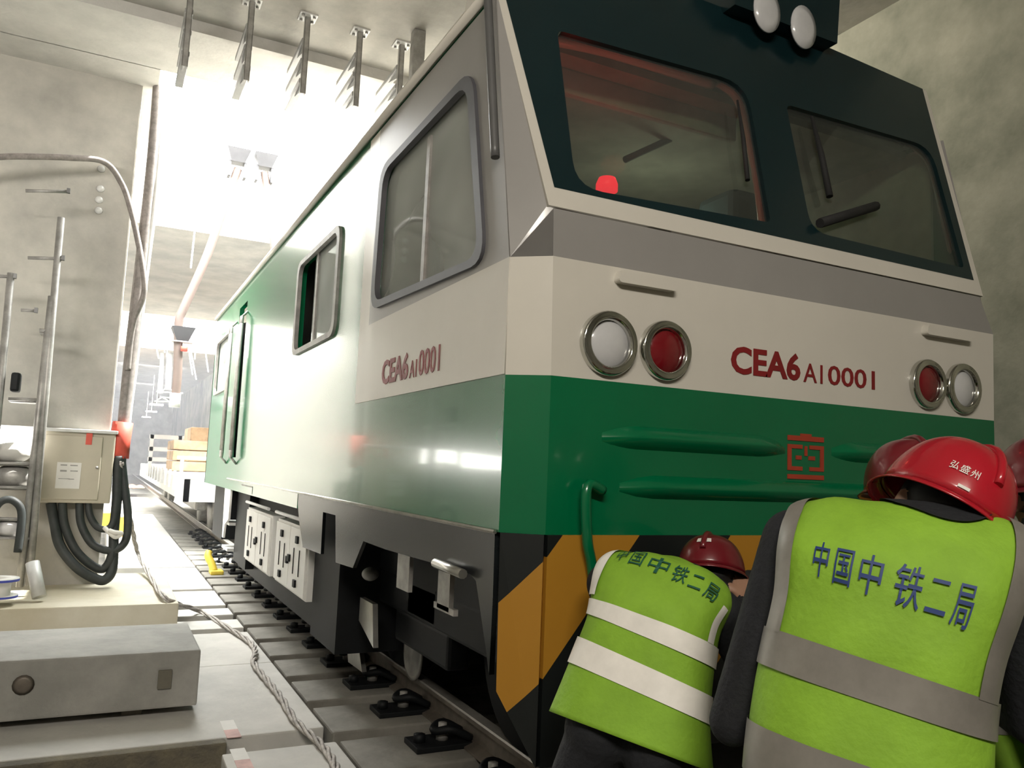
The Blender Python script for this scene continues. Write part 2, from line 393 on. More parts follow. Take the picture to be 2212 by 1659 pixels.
MB().tube([(XL-.015, 2.8, 3.13), (XL-.015, YE, 3.13)], .022, 8).build('roof_gutter', M_WHITE, loco)
# nose: green, cream and grey bands wrapping front and chamfers
def ring(z):
    yf = YF if z <= 2.0 else YF+(z-2.0)*.262
    xa = 1.346-.009*min(1, max(0, z-1.58)/.42) if z <= 2.0 else 1.337+(z-2.0)*.12
    return [V((XL, ysz(z), z)), V((xa, yf, z)), V((2*XC-xa, yf, z)), V((XR, ysz(z), z))]
def band(name, z0, z1, m, label):
    A, B = ring(z0), ring(z1); b = MB()
    for i in range(3): b.face([A[i], A[i+1], B[i+1], B[i]])
    return b.build(name, m, loco, label, fixn=False)
band('nose_panel', 1.04, 1.581, M_GREEN, 'green lower nose panel')
band('nose_panel', 1.581, 2.0, M_WHITE, 'cream nose panel carrying the lamps')
band('nose_panel', 2.0, 2.19, M_GREY, 'grey upper nose panel')
# windscreen mask plane
MO = V((XC, 2.472, 2.275)); MV = V((0, .315, 1)).normalized(); MX = V((1, 0, 0)); MN = MX.cross(MV)
MASK = frame(MO, MX, MV)
def mp(px, py): q = atp(px, py, MO, MN)-MO; return (q.dot(MX), q.dot(MV))
Hm = 1.185*math.sqrt(1+.315**2)
mask = [(-1.189, 0), (1.189, 0), (1.34, Hm), (.62, Hm+.05), (-.62, Hm+.05), (-1.34, Hm)]
WA = rounded([mp(1203, 66), mp(1612, 182), mp(1664, 482), mp(1243, 405)], [.03, .16, .03, .12])
WB = rounded([mp(1697, 226), mp(2010, 318), mp(2082, 580), mp(1752, 500)], [.04, .14, .03, .10])
plate('windscreen_mask', [mask, WA, WB], .03, MASK @ Matrix.Translation((0, 0, -.012)), M_BLACK, loco, 'black windscreen surround')
ins = Matrix.Translation((0, 0, -.012))
def grow(P, d):
    c = V((sum(p[0] for p in P)/len(P), sum(p[1] for p in P)/len(P))); return [c+(V((p[0], p[1]))-c)*(1+d/(V((p[0], p[1]))-c).length) for p in P]
for P, lb in ((WA, 'left windscreen pane'), (WB, 'right windscreen pane')):
    plate('windscreen_pane', [grow(P, .006)], .006, MASK @ Matrix.Translation((0, 0, -.02)), G_WIND, loco, lb)
# cream stripe framing the mask
st = .034
outerS = [(-1.189-st, -.083), (1.189+st, -.083), (1.34+st, Hm), (1.34, Hm), (1.189, 0), (-1.189, 0), (-1.34, Hm), (-1.34-st, Hm)]
plate('mask_stripe', [outerS], .03, MASK @ Matrix.Translation((0, 0, -.014)), M_WHITE, loco, 'cream stripe framing the windscreen mask')
# corner pillars between mask and side
for s in (0, 1):
    f = (lambda p: p) if s == 0 else mirror
    pl = MB(); TL = MO+MX*(-1.34)+MV*Hm; B0 = MO+MX*(-1.189-st)+MV*(-.083)
    k = (3.12-B0.z)/(TL.z-B0.z); E = B0+(TL+V((-st, 0, 0))-B0)*k
    A, B, C_ = V((XL, YS, 2.0)), ring(2.0)[1], ring(2.19)[1]
    F = V((XL, ysz(3.12), 3.12))
    off = V((.0, .012, 0))
    pl.face([f(A), f(B), f(C_), f(B0+off)]); pl.face([f(A), f(B0+off), f(E+off), f(F)])
    pl.build('corner_pillar', M_GREY, loco, fixn=False)
    ck = MB(); T2 = TL+V((-st, 0.03, 0)); ck.face([f(F), f(E+off), f(T2), f(V((XL-.02, 3.0, 3.14)))]); ck.face([f(T2), f(V((XC-.7, 2.9, Hm*.95+2.33))), f(V((XL+.25, 3.0, 3.37))), f(V((XL-.02, 3.0, 3.14)))])
    ck.build('roof_cheek', M_WHITE, loco, fixn=False)
# grab bar on the left corner pillar
ga, gb = at(1052, -40, x=XL-.03), at(1070, 340, x=XL-.03)
MB().tube(bez([ga, (ga+gb)/2, gb], 6), .017, 10).build('grab_bar', M_BAR, loco)
# roof lamp box
def rp(px, py, y=2.8): return at(px, py, y=y)
lb0, lb1 = rp(1575, 20), rp(1795, 100)
lb = MB(); lx0, lx1 = lb0.x, lb1.x
lb.prism([(lx0, 2.76, 3.47), (lx1, 2.76, 3.47), (lx1+.02, 2.76, 3.72), (lx1-.08, 2.76, 3.80), (lx0+.08, 2.76, 3.80), (lx0-.02, 2.76, 3.72)], (0, .4, 0))
lbo = lb.build('roof_lamp_box', M_BLACK, loco)
for px, py in ((1658, 22), (1737, 58)):
    c = rp(px, py, 2.755); q = MB(); q.lathe([(.0, .012), (.05, .010), (.084, 0), (.084, -.01)], c, (0, -1, 0), 28)
    for vv in q.bm.verts: vv.co.z = c.z+(vv.co.z-c.z)*1.32
    q.build('roof_lamp_lens', M_LENSW, lbo)
# side window frames, panes
def side_window(P, name, fm=None, pane=None):
    fr = plate('window_frame', [grow(P, .035), grow(P, -.03)], .03, frame((XL-.004, 0, 0), (0, 1, 0), (0, 0, 1)), fm or M_GREYST, loco)
    pn = plate('pane', [pane or grow(P, .0)], .006, frame((XL+.025, 0, 0), (0, 1, 0), (0, 0, 1)), G_SIDE, fr)
    return fr
f1 = side_window(W1, 'a', M_RUB); f2 = side_window(W2, 'b', None, [(4.95, 2.06), (5.72, 2.06), (5.72, 2.74), (4.95, 2.74)]); f3 = side_window(W3, 'c', None, [(10.3, 2.08), (11.15, 2.08), (11.15, 2.76), (10.3, 2.76)])
MB().box((XL+.01, 3.42, 2.08), (XL+.03, 3.46, 2.79)).build('sliding_rail', M_GREYST, f1)
MB().box((XL+.01, 5.60, 2.07), (XL+.03, 5.64, 2.73)).build('sliding_rail', M_GREYST, f2)
# cab interior
cb = MB(); cb.box((XL+.06, 4.35, 1.06), (XR-.06, 4.40, 3.1)); cb.build('cab_rear_wall', M_CURT, loco)
MB().box((XL+.06, 2.9, 3.06), (XR-.06, 4.35, 3.10)).build('cab_ceiling', M_CURT, loco)
MB().box((1.45, 2.62, 1.9), (3.67, 3.05, 2.17), bev=.03).build('control_desk', M_CABD, loco)
MB().box((1.5, 3.0, 2.94), (2.7, 3.04, 3.06), bev=.01).build('cab_header', M_CURT, loco)
MB().box((1.62, 4.24, 2.2), (1.95, 4.34, 3.0), bev=.02).build('cab_locker', M_CURT, loco)
MB().box((2.1, 4.2, 1.9), (2.34, 4.34, 3.05), bev=.02).build('cab_curtain', M_CURT, loco)
seat = MB().box((1.75, 3.5, 1.95), (2.25, 3.62, 2.62), bev=.05).build('driver_seat', M_CABD, loco)
MB().box((2.95, 3.3, 2.15), (3.2, 3.6, 2.85), bev=.04).build('cab_console', mat('blue_grey_console', (.09, .14, .16), .5, nscale=4, namt=.2), loco)
bc = at(1311, 398, y=2.70); MB().lathe([(.045, 0), (.045, .03), (.035, .055), (0, .068)], bc-V((0, 0, .03)), (0, 0, 1), 24).build('warning_beacon', M_BEACON, loco, 'lit red beacon behind the windscreen')
def point(name, loc, e, col, r=.05):
    l = bpy.data.lights.new(name, 'POINT'); l.energy = e; l.color = col; l.shadow_soft_size = r; o = bpy.data.objects.new(name, l); COL.objects.link(o); o.location = loc
point('beacon_light', bc+V((.1, .1, .14)), 4, (1, .08, .06))
point('cab_fill_light', (2.75, 3.75, 2.55), 7, (1, .96, .82), .2)  # added point light lifting the dim cab, no fixture
# lining visible just behind the glass
for pts_ in (((1520, 160), (1590, 205), (1618, 290), (1640, 400), (1652, 500)), ((1960, 300), (2010, 350), (2035, 440), (2058, 540), (2066, 590))):
    MB().tube(bez([at(px, py, y=2.66+.30*max(0, (450-py)/400)) for px, py in pts_], 6), .026, 10).build('cab_inner_pillar', M_WHITE, loco)
MB().tube(bez([at(px, py, y=2.86) for px, py in ((1170, 78), (1300, 106), (1420, 142), (1540, 180))], 6), .03, 10).build('cab_header_trim', M_WHITE, loco)
MB().box((2.52, 4.30, 2.2), (2.9, 4.345, 3.0), bev=.02).build('cab_door_panel', M_CABD, loco)
MB().tube([at(1350, 345, y=3.4), at(1470, 290, y=3.4)], .018, 8).build('cab_handrail', M_CABD, loco)
MB().box((XL+.32, 4.46, 1.1), (XR-.1, 11.4, 3.08)).build('machine_casing', mat('dark_grey_casing', (.035, .033, .036), .6, nscale=4, namt=.2), loco)
MB().box((XR-.075, 2.75, 1.1), (XR-.055, 4.36, 3.08)).build('cab_side_lining', M_CURT, loco)
# wipers
for a, b, r in (((1585, 225), (1608, 395), .010), ((1745, 260), (1785, 430), .014)):
    A = MO+MX*mp(*a)[0]+MV*mp(*a)[1]+MN*.025; B = MO+MX*mp(*b)[0]+MV*mp(*b)[1]+MN*.02
    wv = MB().tube([A, (A+B)/2+MN*.006, B], [r*.5, r, r*1.1], 8).build('wiper', M_STRAP, loco)
A = MO+MX*mp(1760, 490)[0]+MV*mp(1760, 490)[1]+MN*.03; B = MO+MX*mp(1885, 450)[0]+MV*mp(1885, 450)[1]+MN*.02
MB().tube([A, B], .022, 8).build('wiper', M_STRAP, loco)
# head and tail lamps
def lamp(px, py, r, m, lb, x=None):
    c = at(px, py, y=YF); c = V((x if x else c.x, YF, 1.715))
    ringo = MB().lathe([(r, 0), (r*1.0, .02), (r*.93, .032), (r*.86, .024), (r*.80, .034), (r*.74, .03), (r*.70, .012)], c, (0, -1, 0), 40, cap=False).build('lamp_ring', M_CHROME, loco)
    MB().lathe([(0, .03), (r*.3, .028), (r*.6, .018), (r*.74, .008)], c, (0, -1, 0), 36, cap=False).build('lamp_lens', m, ringo, lb)
lamp(1310, 742, .117, M_LENSW, 'clear headlamp lens', 1.572); lamp(1435, 757, .112, M_LENSR, 'red tail lamp lens', 1.822)
lamp(1992, 833, .112, M_LENSR, 'red tail lamp lens', 3.285); lamp(2073, 845, .117, M_LENSW, 'clear headlamp lens', 3.53)
# small hoods above the lamps
for a, b, z in (((1325, 590), (1452, 612), 1.966), ((1988, 712), (2088, 728), 1.965)):
    x0, x1 = at(*a, y=YF).x, at(*b, y=YF).x
    MB().prism(rounded([(x0, z-.028), (x1, z-.028), (x1-.012, z+.02), (x0+.012, z+.02)], .02) and [V((p[0], YF, p[1])) for p in rounded([(x0, z-.028), (x1, z-.028), (x1-.012, z+.02), (x0+.012, z+.02)], .02)], (0, -.035, 0)).build('lamp_hood', M_WHITE, loco)
# lettering on the nose
NOSE = frame((0, YF-.002, 0), (1, 0, 0), (0, 0, 1))
def lettering(parts, M, name='number_lettering'):
    b = MB()
    for txt, x0, x1, y0, y1, bold in parts:
        me = fit(text_mesh(txt, .1, bold), x0, x1, y0, y1); me.transform(M); b.bm.from_mesh(me); bpy.data.meshes.remove(me)
    return b.build(name, M_RED, loco, fixn=False)
def nx(px, py): q = at(px, py, y=YF); return q.x, q.z
xa, zb = nx(1578, 806)
xb = nx(1728, 830)[0]; xc_ = nx(1735, 830)[0]; xd = nx(1776, 836)[0]; xe = nx(1788, 838)[0]; xf = nx(1889, 845)[0]
lettering([('CEA6', xa, xb, zb, zb+.112, .003), ('A1', xc_, xd, zb, zb+.078, .0005), ('0001', xe, xf, zb, zb+.082, .001)], NOSE)
S2 = frame((XL-.006, 0, 0), (0, -1, 0), (0, 0, 1))
y0, y1 = -sy(828, 800)[0], -sy(952, 780)[0]; L = y1-y0; zs = sy(828, 832)[1]
lettering([('CEA6', y0, y0+L*.50, zs, zs+.125, .003), ('A1', y0+L*.53, y0+L*.645, zs, zs+.08, .0005), ('0001', y0+L*.68, y1, zs, zs+.115, .001)], S2)
# emblem
em = MB(); ex, ez = at(1740, 985, y=YF).x, at(1740, 985, y=YF).z
def eb(x0, x1, z0, z1): em.box((ex+x0, YF-.004, ez+z0*.8), (ex+x1, YF+.002, ez+z1*.8))
eb(-.1, .1, .075, .1); eb(-.03, .03, .1, .112); eb(-.08, -.02, .035, .055); eb(.02, .08, .035, .055); eb(-.007, .007, .0, .05)
eb(-.1, -.08, -.075, .055); eb(.08, .1, -.075, .055); eb(-.08, -.02, -.075, -.055); eb(.02, .08, -.075, -.055); eb(-.055, -.025, -.02, .0); eb(.015, .05, -.02, .0); eb(-.1, .1, -.118, -.095)
em.build('emblem', M_ORANGE, loco)
# pressed ribs on the green nose
for x0, x1, z in ((1.56, 2.43, 1.375), (2.69, 3.36, 1.375), (1.64, 3.4, 1.20)):
    n_ = 24; rbm = MB()
    def rib(u, v):
        x = x0+(x1-x0)*v; e = min(1, min(v, 1-v)*(x1-x0)/.16); e = math.sin(e*PI/2); q = [(0.002, .055), (-.05, .02), (-.055, .008), (-.012, -.022), (.004, -.034)][round(u*4)]
        return V((x, YF+q[0]*e, z+q[1]*(.4+.6*e)))
    rbm.grid(rib, 4, n_); rbm.build('nose_rib', M_GREEN, loco)
# green air pipe down the nose
ga = [at(1302, 1060, y=YF-.03), at(1268, 1052, y=YF-.05), at(1268, 1160, y=YF-.05), at(1277, 1215, y=YF-.04), at(1286, 1290, y=YF-.02)]
MB().tube(bez(ga, 5), .019, 10).build('air_pipe', M_GREEN, loco)
# striped plough under the nose
pg = MB()
def pz(p): return V(p)
L0, L1 = V((XL+.01, YS, 1.04)), V((1.35, YF+.01, 1.04))
Ra, Rb = V((3.77, YF+.01, 1.04)), V((3.89, YS, 1.04))
pg.face([L0, L1, V((1.35, YF+.01, .29)), V((XL+.02, YS, .52))]); pg.face([L1, Ra, V((3.77, YF+.01, .29)), V((1.35, YF+.01, .29))]); pg.face([Ra, Rb, V((3.89, YS, .52)), V((3.77, YF+.01, .29))])
pgo = pg.build('plough', M_HAZ, loco, 'black and yellow striped plough', fixn=False)
sm = pgo.modifiers.new('thick', 'SOLIDIFY'); sm.thickness = .02; sm.offset = -1
# coupler at the nose centre
cp = MB(); cp.box((2.42, 2.0, .62), (2.70, 2.42, .86), bev=.03); cp.box((2.36, 1.86, .56), (2.76, 2.02, .92), bev=.04); cp.build('coupler', M_DARK, loco)
MB().tube(bez([(2.2, 2.36, .9), (2.15, 2.2, .7), (2.2, 2.2, .45), (2.35, 2.3, .4)], 6), .025, 10).build('brake_hose', M_STRAP, loco)
# side skirt with cut outs
SK = [(1068, 1146), (1063, 1300), (1055, 1458), (1048, 1400), (1027, 1255), (1014, 1240), (936, 1217), (832, 1187), (784, 1169), (761, 1227), (724, 1215), (724, 1113), (697, 1106), (692, 1197), (653, 1182), (645, 1120)]
SKP = [sy(*p) for p in SK]; SKP[0] = (SKP[0][0], 1.045); SKP.append((5.75, 1.045))
plate('side_skirt', [SKP], .02, frame((XL+.012, 0, 0), (0, 1, 0), (0, 0, 1)), M_SKIRT, loco, 'glossy black side skirt')
MB().tube([(XL-.004, 2.52, 1.04), (XL-.004, 9.3, 1.04)], .008, 6).build('edge_trim', M_STEEL, loco)
# cab step with its hanger plates
sa, sb_ = at(940, 1216, x=XL-.03), at(1000, 1240, x=XL-.03)
MB().tube([sa, sb_], .018, 10).build('step_bar', M_STEEL, loco)
def hang(px0, px1, py0, py1, m, nm='hanger_plate', x=XL+.06):
    a, b = at(px0, (py0+py1)/2, x=x), at(px1, (py0+py1)/2, x=x); z0, z1 = at((px0+px1)/2, py1, x=x).z, at((px0+px1)/2, py0, x=x).z
    return MB().box((x-.01, min(a.y, b.y), z0), (x+.01, max(a.y, b.y), z1)).build(nm, m, loco)
hang(950, 976, 1235, 1318, M_GREYST); hang(862, 888, 1198, 1275, M_GREYST); hang(941, 985, 1308, 1322, M_GREYST, 'step_tread')
# white cabinets slung under the frame
def cabinet(y0, y1, z0, z1):
    b = MB().box((XL+.06, y0, z0), (XL+.5, y1, z1), bev=.008).build('battery_cabinet', M_WBOX, loco)
    mid = (y0+y1)/2
    for a, c in ((y0+.02, mid-.008), (mid+.008, y1-.02)):
        d = MB().box((XL+.045, a, z0+.02), (XL+.062, c, z1-.02), bev=.004)
        d.build('cabinet_door', M_WBOX, b)
    def la(a_, b_): MB().box(a_, b_).build('cabinet_latch', M_DARK, b)
    for yy in (y0+.28, y1-.28):
        la((XL+.03, yy-.03, z1-.12), (XL+.046, yy+.03, z1-.07)); la((XL+.03, yy-.03, z0+.06), (XL+.046, yy+.03, z0+.11))
    la((XL+.03, mid-.06, (z0+z1)/2-.03), (XL+.046, mid-.005, (z0+z1)/2+.02)); la((XL+.03, mid+.005, (z0+z1)/2-.05), (XL+.046, mid+.06, (z0+z1)/2))
    for yy in (y0+.2, y0+.38, y1-.38, y1-.2): MB().box((XL+.04, yy-.006, z0+.14), (XL+.046, yy+.006, z1-.16)).build('door_slot', M_DARK, b)
    MB().tube([(XL+.04, y0+.1, z1+.05), (XL+.04, y1, z1+.05)], .014, 8).build('grab_rail', M_PALE, b)
cabinet(5.52, 6.62, .32, .80); cabinet(6.86, 8.12, .31, .80)
MB().box((XL+.1, 4.86, .12), (XL+.9, 5.5, 1.0)).build('equipment_box', M_DARK, loco); MB().box((XL+.08, 8.2, .2), (XL+.9, 9.0, .95)).build('equipment_box', M_DARK, loco)
MB().box((XL+.16, 5.4, .12), (XR-.16, 9.2, .9)).build('underframe', M_DARK, loco)
MB().box((XL+.35, 2.6, .62), (XR-.35, 11.3, 1.0)).build('underframe', M_DARK, loco)
# bogies
def bogie(yc):
    b = MB()
    for x in (XC-.98, XC+.86): b.box((x, yc-1.25, .42), (x+.12, yc+1.25, .62), bev=.02); b.box((x, yc-.4, .26), (x+.12, yc+.4, .44), bev=.02)
    b.box((XC-.98, yc-.2, .45), (XC+.98, yc+.2, .62)); bo = b.build('bogie_frame', M_DARK, loco)
    for dy in (-.85, .85):
        for s in (-1, 1):
            MB().lathe([(.13, -.01), (.40, -.01), (.42, .02), (.42, .10), (.455, .12), (.455, .145), (.13, .145)], (XC+s*.80, yc+dy, .42), (-s, 0, 0), 40).build('wheel', M_GREYST if False else M_DARK, bo)
        MB().tube([(XC-.9, yc+dy, .42), (XC+.9, yc+dy, .42)], .08, 14).build('axle', M_DARK, bo)
    return bo
b1 = bogie(4.15); b2 = bogie(9.9)
q = at(895, 1396, x=1.74); MB().lathe([(.152, 0), (.152, .012), (.128, .014), (.124, .006), (0, .006)], (1.74, q.y, .148), (-1, 0, 0), 32).build('brake_disc', M_GREYST, b1)
# bright brackets hanging between skirt and rail
for P, nm, x in (([(778, 1290), (805, 1305), (806, 1400), (775, 1340)], 'brake_hanger', 1.42), ([(748, 1380), (772, 1378), (782, 1452), (752, 1430)], 'sand_pipe_bracket', 1.55), ([(704, 1230), (718, 1228), (720, 1370), (707, 1365)], 'sand_pipe', 1.36)):
    MB().prism([at(px, py, x=x) for px, py in P], (.03, 0, 0)).build(nm, M_STEEL, loco)
MB().tube(bez([at(748, 1225, x=1.38), at(737, 1280, x=1.38), at(733, 1370, x=1.45), at(740, 1400, x=1.5)], 6), .022, 10).build('air_hose', M_GREYST, loco)
MB().sphere(at(800, 1240, x=1.45), .05, (1, 1, .8)).build('brake_valve', M_GREYST, loco)
# entry door set back in the side, and its handrails
MB().box((XL+.16, 8.80, 1.2), (XL+.2, 9.35, 2.95)).build('entry_door', M_CABD, loco)
for yy in (8.72, 9.48):
    h = MB(); 
    for d in (-.05, .05): h.tube([(XL-.06, yy+d, 1.34), (XL-.06, yy+d, 2.66)], .017, 8)
    h.tube(bez([(XL-.06, yy-.05, 2.66), (XL-.06, yy-.035, 2.71), (XL-.06, yy, 2.73), (XL-.06, yy+.035, 2.71), (XL-.06, yy+.05, 2.66)], 5), .017, 8)
    h.tube(bez([(XL-.06, yy-.05, 1.34), (XL-.06, yy-.035, 1.29), (XL-.06, yy, 1.27), (XL-.06, yy+.035, 1.29), (XL-.06, yy+.05, 1.34)], 5), .017, 8)
    h.tube([(XL-.06, yy, 2.73), (XL, yy, 2.8)], .012, 8); h.tube([(XL-.06, yy, 1.27), (XL, yy, 1.2)], .012, 8)
    h.build('door_handrail', M_GREYST, loco)
# entry steps, lower rear skirt
plate('side_skirt', [[(9.0, .93), (9.0, .62), (9.25, .55), (9.3, .4), (9.4, .4), (9.45, .93)]], .02, frame((XL+.012, 0, 0), (0, 1, 0), (0, 0, 1)), M_WBOX, loco, 'pale skirt below the entry door')
for z_ in (.28, .55): MB().box((XL+.02, 9.05, z_), (XL+.3, 9.5, z_+.03)).build('entry_step', M_GALV, loco)
MB().box((XL+.1, 10.2, .3), (XL+.3, 11.1, .95)).build('end_skirt', M_DARK, loco)
# cover line on the lower side
cv = MB(); cv.box((XL-.003, 7.6, 1.0), (XL-.001, 8.25, 1.012)); cv.box((XL-.003, 7.6, .94), (XL-.001, 7.612, 1.01)); cv.build('hatch_seam', M_GREYST, loco)

# ------------------------------------------------------------------ track: rails, sleepers, fasteners, slabs
FZ = -.15
def rail(x, label):
    t = thing('rail', label, 'rail', (x, 10, -.15), 'running rails')
    prof = [(-.07, -.15), (.07, -.15), (.07, -.138), (.012, -.118), (.009, -.045), (.036, -.03), (.036, -.008), (-.036, -.008), (-.036, -.03), (-.009, -.045), (-.012, -.118), (-.07, -.138)]
    MB().prism([(x+a, -1.0, b) for a, b in prof], (0, 61, 0)).build('rail_web', M_RUST, t)
    MB().prism([(x-.036, -1.0, -.008), (x+.036, -1.0, -.008), (x+.03, -1.0, 0), (x-.03, -1.0, 0)], (0, 61, 0)).build('rail_head', M_RAILTOP, t, 'polished running surface')
    return t
RX = XC-.7525; RX2 = XC+.7525
rail(RX, 'steel running rail on the pillar side of the track, under the locomotive'); rail(RX2, 'steel running rail on the far wall side of the track')
# concrete sleepers
def sleeper():
    b = MB().box((-.26, -.23, -.30), (2.56, .23, 0), bev=.012); return b
s0 = None
SY = [2.15+.6*k for k in range(24)]
ORD = ['nearest the camera', 'second', 'third', 'fourth', 'fifth', 'sixth', 'seventh', 'eighth', 'ninth', 'tenth', 'eleventh', 'twelfth', 'thirteenth', 'fourteenth', 'fifteenth', 'sixteenth', 'seventeenth', 'eighteenth', 'nineteenth', 'twentieth', 'twenty-first', 'twenty-second', 'twenty-third', 'twenty-fourth']
for i, y in enumerate(SY):
    if i == 0: s0 = sleeper().build('sleeper', mat('sleeper_concrete', (.24, .228, .20), .85, nscale=2.5, bump=.25, col2=(.15, .142, .122))); o = s0
    else: o = s0.copy(); COL.objects.link(o)
    o.location = (1.45, y, FZ)
    tag(o, ('concrete sleeper under the rails, the first one in front of the locomotive nose' if i == 0 else 'concrete sleeper under the rails, %s along the track from the nose' % ORD[i]), 'sleeper', 'concrete sleepers under the track')
# rail fasteners
def fastener():
    t = thing('rail_fastener', 'x', 'fastener', (0, 0, 0), 'rail fasteners along the near rail')
    MB().box((-.17, -.075, 0), (.10, .075, .022), bev=.004).build('base_plate', M_DARK, t, world=False)
    b = MB(); b.tube(bez([(.06, -.05, .03), (-.02, -.05, .07), (-.07, -.02, .06), (-.07, .02, .06), (-.02, .05, .07), (.06, .05, .03)], 4), .016, 8); b.build('spring_clip', M_DARK, t, world=False)
    MB().lathe([(.026, .02), (.026, .055), (.018, .06), (.018, .085), (0, .088)], (-.04, 0, 0), (0, 0, 1), 8).build('bolt', M_GREYST, t, world=False)
    MB().lathe([(.024, .02), (.024, .05), (0, .056)], (-.135, 0, 0), (0, 0, 1), 8).build('anchor_bolt', M_DARK, t, world=False)
    return t
f0 = fastener(); f0.scale = (1.3, 1.3, 1.3)
for i, y in enumerate(SY):
    lab = 'dark rail clip bolted beside the near rail, the one in front of the locomotive nose' if i == 0 else 'dark rail clip bolted beside the near rail, %s along from the nose' % ORD[i]
    if i == 0: f0.location = (RX-.10, y, FZ); f0['label'] = lab
    else: dup(f0, (RX-.10, y, FZ), lab)
# walkway panels beside the sleepers
def panel(y0, y1, x0, x1, lab, z=FZ, h=.30, m=M_CONCL):
    o = MB().box((x0, y0, z-h), (x1, y1, z), bev=.01).build('walkway_panel', m); return tag(o, lab, 'panel', 'concrete walkway panels beside the track')
panel(4.42, 5.93, -1.6, 1.17, 'broad pale concrete walkway panel beside the large foreground block')
panel(5.935, 7.02, -1.6, 1.17, 'pale concrete walkway panel behind the broad one, thin seam between them')
panel(7.2, 7.58, .64, 1.17, 'narrow pale concrete walkway panel with a dark gap on each side')
panel(7.82, 8.16, .64, 1.17, 'narrow pale concrete walkway panel level with the corner of the low slab')
panel(8.33, 9.25, .64, 1.17, 'bright concrete walkway panel crossed by the twisted cable near the pillar')
panel(9.4, 11.2, .62, 1.17, 'bright sunlit concrete panel beside the yellow track tool')
panel(11.3, 21.5, .15, 1.17, 'long sunlit concrete walkway strip leading towards the flat wagon')
panel(3.6, 4.18, .62, 1.17, 'nearest short concrete walkway panel with a painted red and white corner')
panel(2.6, 3.5, .62, 1.17, 'concrete walkway panel below the twisted cable end, mostly out of sight')
# painted corner marks
for (px, py) in ((505, 1575), (530, 1640)):
    p = at(px, py, z=FZ+.002); b = MB(); b.box((p.x-.05, p.y, FZ-.001), (p.x+.02, p.y+.16, FZ+.002)); b.mi = 1; b.box((p.x-.05, p.y-.13, FZ-.001), (p.x+.02, p.y, FZ+.002))
    tag(b.build('painted_mark', [M_PAPER, mat('faded_red_paint', (.60, .40, .37), .8, nscale=9, namt=.2)]), 'faded white and red painted mark, %s' % ('at the end of the brown ledge' if py < 1600 else 'on the nearest short panel'), 'painted mark', 'painted marks')
# big foreground block, low slab, foreground ledge
blk = MB().box((-1.6, 4.86, FZ+.045), (.57, 5.66, .195), bev=.012).build('concrete_block', mat('block_concrete', (.44, .43, .40), .85, nscale=1.8, bump=.4, col2=(.29, .285, .265)))
tag(blk, 'large grey concrete block in the foreground with small rusty holes', 'block')
for bx_, lab in ((-1.2, 'timber bearer under the hidden end of the large foreground block'), (.2, 'timber bearer under the visible end of the large foreground block')):
    tag(MB().box((bx_, 4.95, FZ), (bx_+.1, 5.6, FZ+.045)).build('timber_bearer', M_CONCD), lab, 'bearer', 'bearers under the block')
hb = MB().box((.36, 4.845, .0), (.43, 4.862, .1), bev=.005).build('cast_in_plate', M_CONCD, blk)
hp = at(50, 1480, y=4.855); MB().lathe([(.0, .004), (.03, .004), (.05, .0)], hp, (0, -1, 0), 14).build('lifting_socket', M_RUST, blk)
sl = MB().box((-1.6, 7.03, FZ), (.63, 8.9, .095), bev=.012).build('concrete_slab', mat('slab_concrete', (.60, .56, .46), .82, nscale=1.1, bump=.25, col2=(.47, .42, .31))); tag(sl, 'low concrete slab with ochre stains at the foot of the pillar', 'slab')
lg = MB().box((-1.6, 4.34, -.45), (.665, 4.41, FZ), bev=.01).build('concrete_ledge', mat('ledge_concrete', (.19, .165, .11), .9, nscale=5, bump=.5, col2=(.11, .10, .08))); tag(lg, 'rough brown concrete ledge edge nearest the camera', 'ledge')
# twisted cable lying along the walkway
cp_ = [(262, 1000), (275, 1080), (287, 1150), (300, 1200), (330, 1255), (362, 1295), (430, 1320), (495, 1358), (540, 1388), (552, 1410), (548, 1432), (575, 1468), (605, 1505), (640, 1560), (690, 1605), (722, 1650), (735, 1700)]
pts = []
for k, (px, py) in enumerate(cp_):
    if k == 0: pts.append(at(px, py, y=8.0))
    elif k == 1: pts.append(at(px, py, y=8.4))
    elif k == 2: pts.append(at(px, py, y=8.75))
    elif k == 3: pts.append(at(px, py, y=9.0))
    else: pts.append(at(px, py, z=(.12 if k < 6 else FZ+.022)))
pts = bez(pts, 10); cb = MB(); A, B_, C3 = [], [], []
for i, p in enumerate(pts):
    for j, L in enumerate((A, B_, C3)):
        a = i*.5+j*2.09; L.append(p+V((math.cos(a)*.013, math.sin(a)*.006, math.sin(a)*.011+.002)))
for L in (A, B_, C3): cb.tube(L, .0095, 7)
tag(cb.build('twisted_cable', M_CABLEW), 'pale twisted cable trailing over the walkway panels towards the camera', 'cable')
# yellow rail tool and hose by the track
p = at(462, 1240, z=FZ); t = thing('rail_clamp', 'yellow track clamp lying at the edge of the sunlit walkway panel', 'tool', p)
MB().tube(bez([p+V((0, 0, .03)), p+V((-.03, .05, .12)), p+V((-.07, .1, .2)), p+V((-.06, .14, .25))], 5), [.06, .05, .045, .03]+[.03]*0 if False else .045, 10).build('clamp_body', M_YEL, t)
MB().box(p+V((-.05, -.12, 0)), p+V((.1, .12, .05)), bev=.015).build('clamp_foot', M_YEL, t)
q = at(478, 1215, z=FZ); tag(MB().tube(bez([q+V((-.12, 0, .02)), q+V((0, .1, .02)), q+V((.12, .05, .04)), q+V((.08, -.12, .02)), q+V((-.02, -.16, .05)), q+V((.1, -.3, .02)), q+V((.2, -.2, .02))], 6), .022, 8).build('coiled_hose', M_PAPER), 'short pale hose curled beside the yellow track clamp', 'hose')

# ------------------------------------------------------------------ left: pillar equipment
def P(px, py, y=8.12): return at(px, py, y=y)
